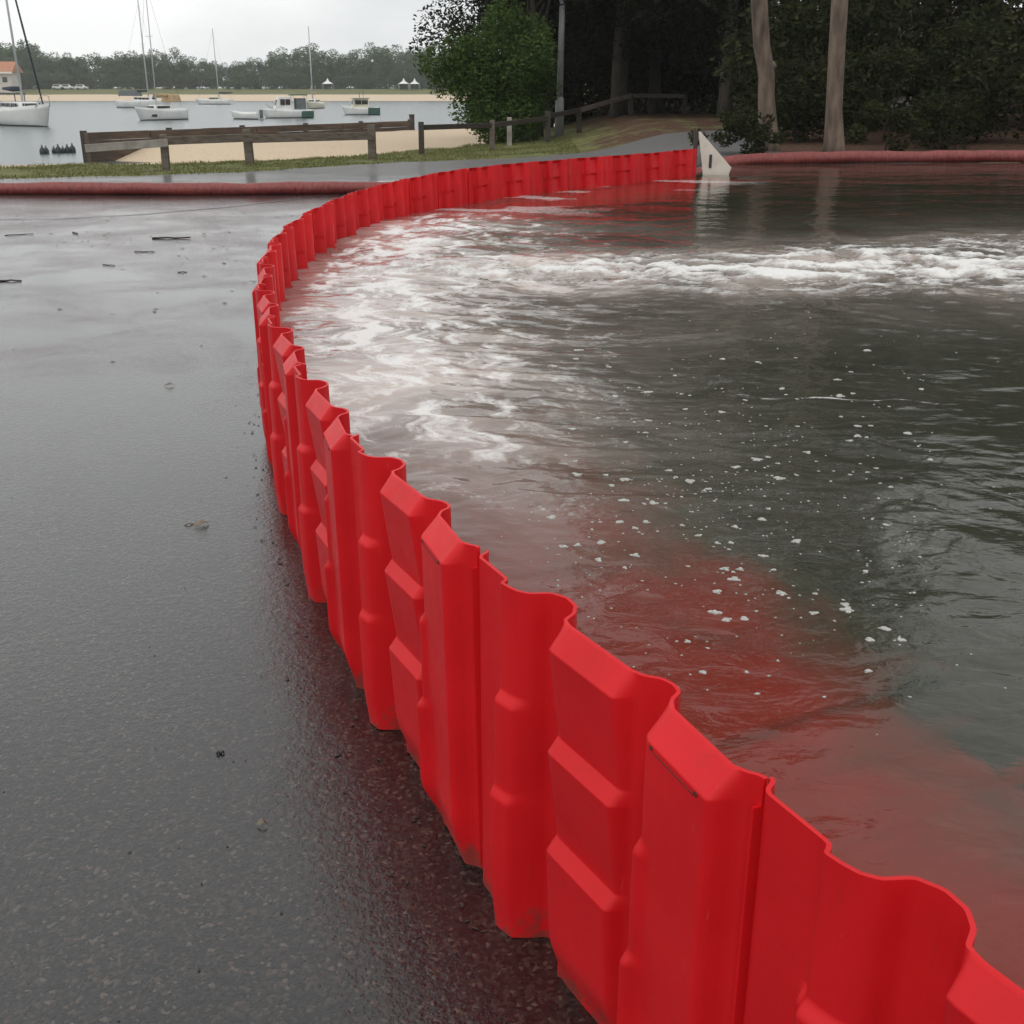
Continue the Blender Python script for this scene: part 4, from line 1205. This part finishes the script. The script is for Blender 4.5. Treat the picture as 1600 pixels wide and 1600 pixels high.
mb = MB(); mb.tube([(0, 0, 1.5), (0, 0, 1.56)], .16, 9); mb.build("cap", M['timber'], f3)
tag(f3, "dark mooring pile at the far end of the timber seawall", "pile")

# ------------------------------------------------------------------ light pole
pb = at(874, 184, 33.5)
lp = empty("light_pole", (pb.x, pb.y, gz(pb.x, pb.y)))
mb = MB(); mb.tube([(0, 0, -.1), (0, 0, 1.0), (0, 0, 1.03)], [.135, .125, .10], 12); mb.build("base_sleeve", M['galv'], lp)
mb = MB(); mb.tube([(0, 0, 1.0), (.03, 0, 3), (.07, 0, 7.0)], [.095, .085, .06], 12); mb.build("shaft", M['galv'], lp)
mb = MB(); mb.tube([(.07, 0, 6.9), (.3, 0, 7.25), (1.2, 0, 7.4)], .035, 8); mb.build("arm", M['galv'], lp)
mb = MB(); mb.box((1.4, 0, 7.4), (.6, .22, .12)); mb.build("lamp_head", M['galv'], lp, .03)
tag(lp, "grey galvanised light pole standing between green bush and dark wood", "light pole")

# ------------------------------------------------------------------ timber seawall: courses of sleepers between posts
sw = empty("seawall", (SW_A.x, SW_A.y, SEA_Z))
dvec = Vector((SW_B.x - SW_A.x, SW_B.y - SW_A.y, 0)); ln = dvec.length; dvec.normalize()
sd_ = Vector((-dvec.y, dvec.x, 0))
nb = 7
for c_ in range(4):
    zc = -.20 - .285 * c_
    off = .5 if c_ % 2 else 0
    for k in range(nb + (1 if off else 0)):
        a0 = max(0, (k - off) * ln / nb); a1 = min(ln, (k + 1 - off) * ln / nb)
        A_ = dvec * (a0 + .02) + Vector((0, 0, zc - SEA_Z + random.uniform(-.01, .01))); B_ = dvec * (a1 - .02) + Vector((0, 0, zc - SEA_Z + random.uniform(-.01, .01)))
        dy = sd_ * random.uniform(-.02, .02)
        mb = MB(); mb.beam(A_ + dy, B_ + dy, .22, .272); mb.build("sleeper", M['seawall'], sw, .01)
for k in range(6):
    p = dvec * (ln * (k + .02) / 5.02) - sd_ * -.20
    mb = MB(); mb.box((p.x, p.y, .35), (.2, .2, 1.5)); mb.build("post", M['timber_dark'], sw, .01)
tag(sw, "long brown timber seawall between the sand and the bay", "seawall")

# ------------------------------------------------------------------ boats
def hull(parent, L, B, Hf, mat, mat2=None, sheer=.25, transom=.75, z0=-.25, name="hull"):
    """x forward; bow at +L/2"""
    rings = []
    n = 13
    for i in range(n):
        t = i / (n - 1); x = -L / 2 + L * t
        w = B / 2 * (transom + (1 - transom) * math.sin(min(t / .45, 1) * math.pi / 2)) * (1 - max(0, (t - .45) / .55) ** 2.1)
        w = max(w, .02); sh = Hf * (1 + sheer * (t - .35) ** 2 * 2.2)
        rake = .12 * L * max(0, (t - .8) / .2)
        prof = [(0, z0), (.55, z0 + .03), (.86, .02), (.97, .35 * sh), (1.0, .8 * sh), (1.0, sh)]
        ring = [Vector((x + rake * (q[1] - z0) / (sh - z0), q[0] * w, q[1])) for q in prof] + [Vector((x + rake * (q[1] - z0) / (sh - z0), -q[0] * w, q[1])) for q in reversed(prof[1:])]
        rings.append(ring)
    mb = MB(); mb.loft(rings, True, True)
    h = mb.build(name, mat, parent)
    vs = []; fs = []
    for r in rings:
        vs += [r[5] - Vector((0, 0, .03)), r[6] - Vector((0, 0, .03))]
    for i in range(n - 1):
        fs.append((2 * i, 2 * i + 1, 2 * i + 3, 2 * i + 2))
    mb = MB(); mb.add(vs, fs); mb.build("deck", mat2 or M['gel'], parent)
    # boot top at the waterline
    mb = MB()
    st_ = [[r[2] * 1.0 + Vector((0, .012, 0)), r[2] + Vector((0, .014, .09))] for r in rings]
    for sgn in (1, -1):
        vs = []; fs = []
        for r in rings:
            for zz_ in (-.06, .10):
                vs.append((r[2].x, sgn * (r[2].y + (r[3].y - r[2].y) * max(0, zz_) / max(r[3].z, .01) + .012), zz_))
        for i in range(n - 1):
            fs.append((2 * i, 2 * i + 2, 2 * i + 3, 2 * i + 1))
        mb.add(vs, fs)
    mb.build("boot_stripe", M['antifoul'], h)
    return h
def cabin(parent, x0, x1, w, z0, z1, mat, slope=.35, name="cabin", win=True, nwin=3):
    mb = MB()
    k = .82
    bot = [(x0, -w / 2), (x1, -w / 2 * .8), (x1, w / 2 * .8), (x0, w / 2)]
    topp = [(x0 + .05, -w / 2 * k), (x1 - slope, -w / 2 * .8 * k), (x1 - slope, w / 2 * .8 * k), (x0 + .05, w / 2 * k)]
    mb.loft([[Vector((a, b, z0)) for a, b in bot], [Vector((a, b, z1)) for a, b in topp]], False)
    c = mb.build(name, mat, parent, .03)
    if win:
        hgt = z1 - z0
        for sgn in (-1, 1):
            for i in range(nwin):
                xa = lerp(x0 + .15, x1 - slope - .1, i / nwin) + .04; xb = lerp(x0 + .15, x1 - slope - .1, (i + 1) / nwin) - .06
                mb = MB(); mb.box(((xa + xb) / 2, sgn * (w / 2 * .87 + .0), z0 + hgt * .62), (xb - xa, .10, hgt * .42)); mb.build("window", M['glass'], c)
        mb = MB(); mb.box((x1 - slope * .55, 0, z0 + hgt * .6), (.12, w * .55, hgt * .42), Matrix.Rotation(-math.atan2(slope, hgt), 3, 'Y')); mb.build("windscreen", M['glass'], c)
    return c
def rig(parent, x, z0, hm, r, mat, boom=2.6, cover='canvas_navy', L=8, stay=True, tilt=0.0):
    m_ = MB(); m_.tube([(x, 0, z0), (x + tilt * hm, 0, z0 + hm)], [r, r * .75], 8); ms = m_.build("mast", mat, parent)
    m_ = MB(); m_.beam((x, -hm * .05, z0 + hm * .55), (x, hm * .05, z0 + hm * .55), .05, .04); m_.build("spreader", mat, ms)
    if boom:
        m_ = MB(); m_.tube([(x, 0, z0 + 1.0), (x - boom * .5, 0, z0 + .98), (x - boom, 0, z0 + 1.02)], [.15, .19, .09], 8); m_.build("boom_cover", M[cover], parent)
    if stay:
        m_ = MB(); m_.tube([(x + tilt * hm, 0, z0 + hm * .97), (L / 2 - .05, 0, z0 - .1)], .012, 5); m_.tube([(x + tilt * hm, 0, z0 + hm * .97), (-L / 2 + .1, 0, z0 - .1)], .012, 5)
        m_.build("stays", M['alloy_dark'], parent)
def boat(name, u, v, rz, label, cat, group="boats moored in the bay"):
    p = on(u, v, SEA_Z)
    o = empty(name, (p.x, p.y, SEA_Z), rz)
    return tag(o, label, cat, group)
# big white yacht at the left edge
b = boat("sailing_yacht", 34, 196, R(-48), "large white yacht at the left picture edge, dark furled sail and boom cover", "yacht")
b.scale = (1.08, 1.08, 1.08)
hull(b, 9.6, 3.0, 1.15, M['gel'], sheer=.35)
cabin(b, -1.6, 2.6, 1.9, 1.08, 1.62, M['gel'], .6, nwin=4)
mb = MB(); mb.box((-2.3, 0, 2.15), (2.2, 2.1, .10)); 
for sx_ in (-1, 1):
    for sy_ in (-.95, .95): mb.beam((-2.3 + sx_, sy_, 1.1), (-2.3 + sx_, sy_, 2.15), .06, .06, (0, 1, 0))
mb.build("cockpit_canopy", M['canvas_grey'], b)
rig(b, .9, 1.5, 13.0, .085, M['alloy'], 3.6, 'canvas_navy', 9.6, True, -.035)
mb = MB(); mb.tube([(4.75, 0, 1.45), (3.0, 0, 6.5), (.55, 0, 13.8)], [.05, .07, .03], 8); mb.build("furled_headsail", M['canvas_navy'], b)
for sy_ in (-1, 1):
    for k in range(6):
        x_ = -4.2 + k * 1.5; w_ = 1.35 * (1 - max(0, (x_ - .2) / 4.6) ** 2.1)
        mb = MB(); mb.tube([(x_, sy_ * w_, 1.1), (x_, sy_ * w_, 1.75)], .018, 5); mb.build("stanchion", M['alloy'], b)
mb = MB(); mb.tube([(4.6, .5, 1.3), (5.2, .3, 2.0), (5.3, 0, 2.05), (5.2, -.3, 2.0), (4.6, -.5, 1.3)], .025, 6); mb.build("bow_rail", M['alloy'], b)
# white sloop bow-on
b = boat("sailing_yacht", 254, 187.5, R(-118), "small white sloop bow-on with tan sail cover, in front of the dark yacht", "yacht")
b.scale = (.82, .82, .95)
hull(b, 6.6, 2.5, .95, M['gel'], sheer=.4)
cabin(b, -.8, 1.9, 1.6, .9, 1.4, M['gel'], .5)
rig(b, .7, 1.3, 11.5, .07, M['alloy'], 2.7, 'canvas_tan', 6.6, True, -.02)
mb = MB(); mb.box((-1.7, 0, 2.0), (1.5, 1.9, .7), taper=.8); mb.build("spray_hood", M['canvas_tan'], b, .08)
mb = MB(); mb.box((2.2, .62, .45), (1.2, .10, .22), Matrix.Rotation(-.5, 3, 'Z')); mb.build("hull_window", M['glass'], b)
# dark yacht behind
b = boat("sailing_yacht", 224, 168.5, R(-14), "dark canopied yacht anchored behind the small white sloop", "yacht")
hull(b, 9.0, 2.9, 1.15, M['gel'], sheer=.3)
cabin(b, -1.2, 2.5, 1.9, 1.1, 1.75, M['gel'], .6, nwin=4)
mb = MB(); mb.box((-2.2, 0, 2.35), (3.4, 2.3, .9), taper=.85); mb.build("cockpit_canopy", M['canvas_grey'], b, .08)
mb = MB(); mb.box((2.8, 0, 1.9), (1.2, 1.2, .6), taper=.7); mb.build("deck_cover", M['canvas_grey'], b, .06)
rig(b, 1.2, 1.7, 15.0, .13, M['alloy'], 4.2, 'canvas_navy', 9.0, True, 0)
# small white yacht by the far sand
b = boat("sailing_yacht", 337, 163.2, R(172), "slim white yacht lying close to the far sandy shore", "yacht")
hull(b, 7.6, 2.4, .95, M['gel'], sheer=.3)
cabin(b, -1.2, 1.8, 1.6, .9, 1.5, M['gel_cream'], .6)
rig(b, -.9, 1.4, 14.0, .12, M['alloy'], 3.2, 'canvas_navy', 7.6, True, .01)
# yacht whose mast stands right of the green cruiser
b = boat("sailing_yacht", 491, 169.5, R(-95), "stern-on pale yacht with a bare mast behind the green cruiser", "yacht")
hull(b, 7.5, 2.4, .9, M['gel_cream'], sheer=.3)
cabin(b, -1.2, 1.8, 1.6, .85, 1.4, M['gel'], .6)
rig(b, .6, 1.3, 11.0, .11, M['alloy'], 2.8, 'canvas_tan', 7.5, False, 0)
# green-hulled cruiser
b = boat("motor_cruiser", 452, 184.5, R(-158), "green and white motor cruiser with a raised wheelhouse and canopy", "motorboat")
b.scale = (.74, .74, .88)
hull(b, 6.2, 2.5, .85, M['gel'], sheer=.35)
mb = MB(); mb.box((-2.35, 0, .42), (1.75, 2.35, .72)); 
mb.build("green_stern", M['hull_green'], b, .05)
cabin(b, -.3, 2.1, 1.95, .82, 2.3, M['gel'], .7, "wheelhouse", True, 2)
mb = MB(); mb.box((-1.35, 0, 2.5), (2.3, 1.9, .12)); mb.build("canopy_roof", M['hull_green'], b, .03)
mb = MB()
for sx_ in (-2.4, -.6):
    for sy_ in (-.85, .85): mb.tube([(sx_, sy_, .8), (sx_, sy_, 2.46)], .04, 6)
mb.build("canopy_frame", M['alloy'], b)
mb = MB(); mb.box((-1.6, 0, 1.55), (1.3, 1.75, 1.2)); mb.build("side_curtain", M['canvas_grey'], b, .05)
mb = MB(); mb.tube([(2.2, .7, 1.0), (3.0, .35, 1.55), (3.35, 0, 1.6), (3.0, -.35, 1.55), (2.2, -.7, 1.0)], .03, 6); mb.build("bow_rail", M['alloy'], b)
# cream launch
b = boat("cabin_launch", 566, 179.5, R(-160), "cream cabin launch with a green stern near the far sand", "motorboat")
b.scale = (.72, .72, .85)
hull(b, 5.4, 2.2, .9, M['gel'], sheer=.35)
mb = MB(); mb.box((-1.75, 0, .50), (2.0, 2.22, .86)); mb.build("green_stern", M['hull_green'], b, .05)
cabin(b, -1.0, 1.7, 1.85, .85, 2.1, M['gel_cream'], .3, "wheelhouse", True, 2)
mb = MB(); mb.box((.25, 0, 2.16), (3.0, 1.9, .12)); mb.build("wheelhouse_roof", M['gel_cream'], b, .04)
mb = MB(); mb.tube([(-.3, 0, 2.2), (-.3, 0, 3.5)], .035, 6); mb.tube([(.4, .3, 2.2), (.4, .3, 2.8)], .05, 6); mb.build("signal_mast", M['alloy_dark'], b)
# white dinghy
b = boat("dinghy", 387, 186.5, R(160), "small open white dinghy left of the green cruiser", "dinghy")
hull(b, 3.0, 1.35, .55, M['gel'], sheer=.5, z0=-.15)
mb = MB(); mb.box((-.2, 0, .55), (1.5, 1.15, .22), taper=.7); mb.build("cover", M['gel'], b, .04)
mb = MB(); mb.box((-1.55, 0, .5), (.28, .3, .75)); mb.build("outboard_motor", M['canvas_grey'], b, .04)
# dark floats in a row
for k, (u, v, s, lab) in enumerate([(67, 237.5, 1.1, "leftmost small dark float in the row on the bay"), (73, 237.3, 1.0, "dark float second from the left in the row on the bay"), (85, 236.2, .9, "dark float just right of the gap in the row"),
                                    (92, 236.4, 1.15, "middle dark float of the tight group nearest the seawall"), (99, 236, .9, "dark float between the middle and the last pair of the row"), (106, 235.8, 1.1, "second last dark float of the row, towards the seawall"), (114, 235.4, 1.2, "last dark float of the row, closest to the seawall end")]):
    p = on(u, v + 3, SEA_Z); mb = MB()
    mb.tube([(0, 0, -.12), (0, 0, -.02), (0, 0, .12), (0, 0, .20), (0, 0, .25), (0, 0, .32)], [.06, .11, .115, .08, .03, .03], 9)
    o = mb.build("mooring_float", M['float']); o.location = p; o.scale = (s, s, s)
    tag(o, lab, "float", "dark floats on the bay")

# ------------------------------------------------------------------ far shore: trees, tents, house, cars
fv = []
for sd, (h, cz, rx, rz) in enumerate([(6, 6.6, 5.5, 6.6), (7, 7.6, 4.8, 7.6), (5, 6.0, 6.5, 6.0)]):
    C, Rr = crown_clumps(301 + sd, cz, rx, rz, 60, 1.1, 2.1, -.95)
    fv.append((trunk_mesh(50 + sd, h, .35, 3, cz, rx, (0, 0), .3, M['bark_grey'], 6), leaf_cloud("crown", 320 + sd, C, Rr, 95, .62, M['leaf_far'], .85), leaf_cloud("crown", 330 + sd, C, Rr, 95, .62, M['leaf_far2'], .85)))
rs = random.Random(99)
sky_px = [(0, 66), (20, 62), (40, 66), (60, 76), (80, 82), (97, 70), (110, 84), (140, 84), (170, 80), (190, 78), (215, 80), (240, 76), (270, 78), (290, 90), (315, 90), (345, 92), (370, 94), (400, 90), (430, 82), (455, 74), (480, 72), (505, 78), (530, 84), (560, 80), (590, 66), (600, 62), (615, 72), (640, 72), (670, 70), (700, 74), (740, 76), (800, 74)]
def sky_line(u):
    return float(np.interp(u, [a for a, _ in sky_px], [b for _, b in sky_px]))
u = -60.0; k = 0
while u < 740:
    Yd = rs.uniform(430, 455)
    vt = sky_line(max(u, 0)) + rs.uniform(-3, 5)
    pt0 = at(u, vt, Yd); g0 = gz(pt0.x, Yd)
    i = rs.randrange(3); hgt = (13.6, 15.6, 12.5)[i]
    s = max((pt0.z - g0) / hgt, .5)
    bright = rs.random() < (.55 if u > 600 else .15)
    place_tree("shoreline_tree", fv[i][0], fv[i][2 if bright else 1], (pt0.x, Yd, g0 - .3), rs.uniform(0, 6.28), (s * rs.uniform(.9, 1.25), s * rs.uniform(.9, 1.2), s),
               "fresh green tree in the row along the far shore" if bright else "grey-green tree in the row along the far shore", "tree", "far shoreline trees, fresh green" if bright else "far shoreline trees, grey-green")
    u += rs.uniform(11, 19); k += 1
u = -50.0
while u < 740:                                   # lower front row that closes the trunks
    Yd = rs.uniform(420, 428)
    pt0 = at(u, lerp(sky_line(max(u, 0)), 140, rs.uniform(.35, .6)), Yd); g0 = gz(pt0.x, Yd)
    i = rs.randrange(3); s = max((pt0.z - g0) / (14.0, 16.0, 12.5)[i], .35)
    place_tree("shoreline_tree", fv[i][0], fv[i][1], (pt0.x, Yd, g0 - .8 * s), rs.uniform(0, 6.28), (s * 1.5, s * 1.3, s * 1.05),
               "low spreading tree in front of the far shoreline row", "tree", "low trees in front of the far row")
    u += rs.uniform(24, 42)
for (u, v, wd, lab) in [(512, 131, 3.6, "white peaked marquee standing alone above the far beach"), (631, 134, 3.6, "left one of the paired white marquees by the bush"), (648, 134, 3.4, "right one of the paired white marquees by the bush")]:
    Yd = 412; p = at(u, v, Yd); g0 = gz(p.x, Yd)
    o = empty("marquee", (p.x, Yd, g0)); hh_ = max(p.z - g0, 2.0)
    mb = MB(); w2 = wd / 2
    mb.add([(-w2, -w2, hh_), (w2, -w2, hh_), (w2, w2, hh_), (-w2, w2, hh_), (-w2 * .3, -w2 * .3, hh_ + .75), (w2 * .3, -w2 * .3, hh_ + .75), (w2 * .3, w2 * .3, hh_ + .75), (-w2 * .3, w2 * .3, hh_ + .75), (0, 0, hh_ + 1.9)],
           [(0, 1, 5, 4), (1, 2, 6, 5), (2, 3, 7, 6), (3, 0, 4, 7), (4, 5, 8), (5, 6, 8), (6, 7, 8), (7, 4, 8)])
    mb.build("canopy", M['white_cloth'], o)
    for sx_ in (-1, 1):
        for sy_ in (-1, 1):
            mb = MB(); mb.tube([(sx_ * w2 * .96, sy_ * w2 * .96, -.5), (sx_ * w2 * .96, sy_ * w2 * .96, hh_)], .06, 6); mb.build("leg", M['alloy'], o)
    tag(o, lab, "marquee", "white marquees on the far shore")
p = at(-8, 118, 405); g0 = gz(p.x, 405)
o = empty("shore_house", (p.x, 405, g0))
mb = MB(); mb.box((0, 0, 2.7), (14, 8, 6.4)); mb.build("wall", M['render'], o)
rf = MB(); rf.prism([(-8, -5, 5.9), (-8, 5, 5.9), (-8, 0, 9.4)], (0, 0, 0), (16, 0, 0)); rf = rf.build("roof", M['roof_tile'], o)
mb = MB(); mb.box((0, -5.02, 5.75), (16.1, .3, .55)); mb.build("fascia", M['white_cloth'], rf)
for k in range(4):
    mb = MB(); mb.box((-5 + k * 3.3, -4.02, 3.6), (1.6, .12, 1.7)); mb.build("window", M['glass'], o)
tag(o, "orange-roofed pale house at the left edge of the far shore", "house")
for (u, lab) in [(90, "white car parked under the far trees, leftmost of three"), (104, "white car parked under the far trees, middle of three"), (126, "white car parked under the far trees, nearest the sloop masts")]:
    Yd = 414; p = at(u, 124, Yd); g0 = gz(p.x, Yd)
    o = empty("parked_car", (p.x, Yd, g0 + .05))
    mb = MB(); mb.loft([[Vector((x, y_, z_)) for x, z_ in ((-2.1, .35), (2.1, .35), (2.1, .85), (1.2, .98), (-2.0, 1.0))] for y_ in (-.85, .85)], False); mb.build("body", M['car_white'], o, .05)
    mb = MB(); mb.loft([[Vector((x, y_, z_)) for x, z_ in ((-1.9, .99), (1.15, .96), (.45, 1.62), (-1.6, 1.62))] for y_ in (-.74, .74)], False); mb.build("cabin", M['car_white'], o, .05)
    for y_ in (-.77, .77):
        mb = MB(); mb.box((-.45, y_, 1.28), (2.1, .04, .42)); mb.build("window", M['glass'], o)
    for x_ in (-1.3, 1.3):
        for y_ in (-.8, .8):
            mb = MB(); mb.tube([(x_, y_ - .1, .33), (x_, y_ + .1, .33)], .33, 12); mb.build("wheel", M['rubber'], o)
    tag(o, lab, "car", "cars parked on the far shore")

# ------------------------------------------------------------------ damp air over the bay
hz = bpy.data.materials.new("damp_air"); hz.use_nodes = True
nt = hz.node_tree; nt.nodes.remove(nt.nodes["Principled BSDF"])
pv = nt.nodes.new("ShaderNodeVolumePrincipled")
pv.inputs["Density"].default_value = 0.00035
pv.inputs["Color"].default_value = (0.97, 0.98, 0.99, 1)
nt.links.new(pv.outputs[0], nt.nodes["Material Output"].inputs["Volume"])
mb = MB(); mb.box((0, 258, 10.5), (1220, 546, 31.0))
tag(mb.build("haze", hz), kind="stuff")
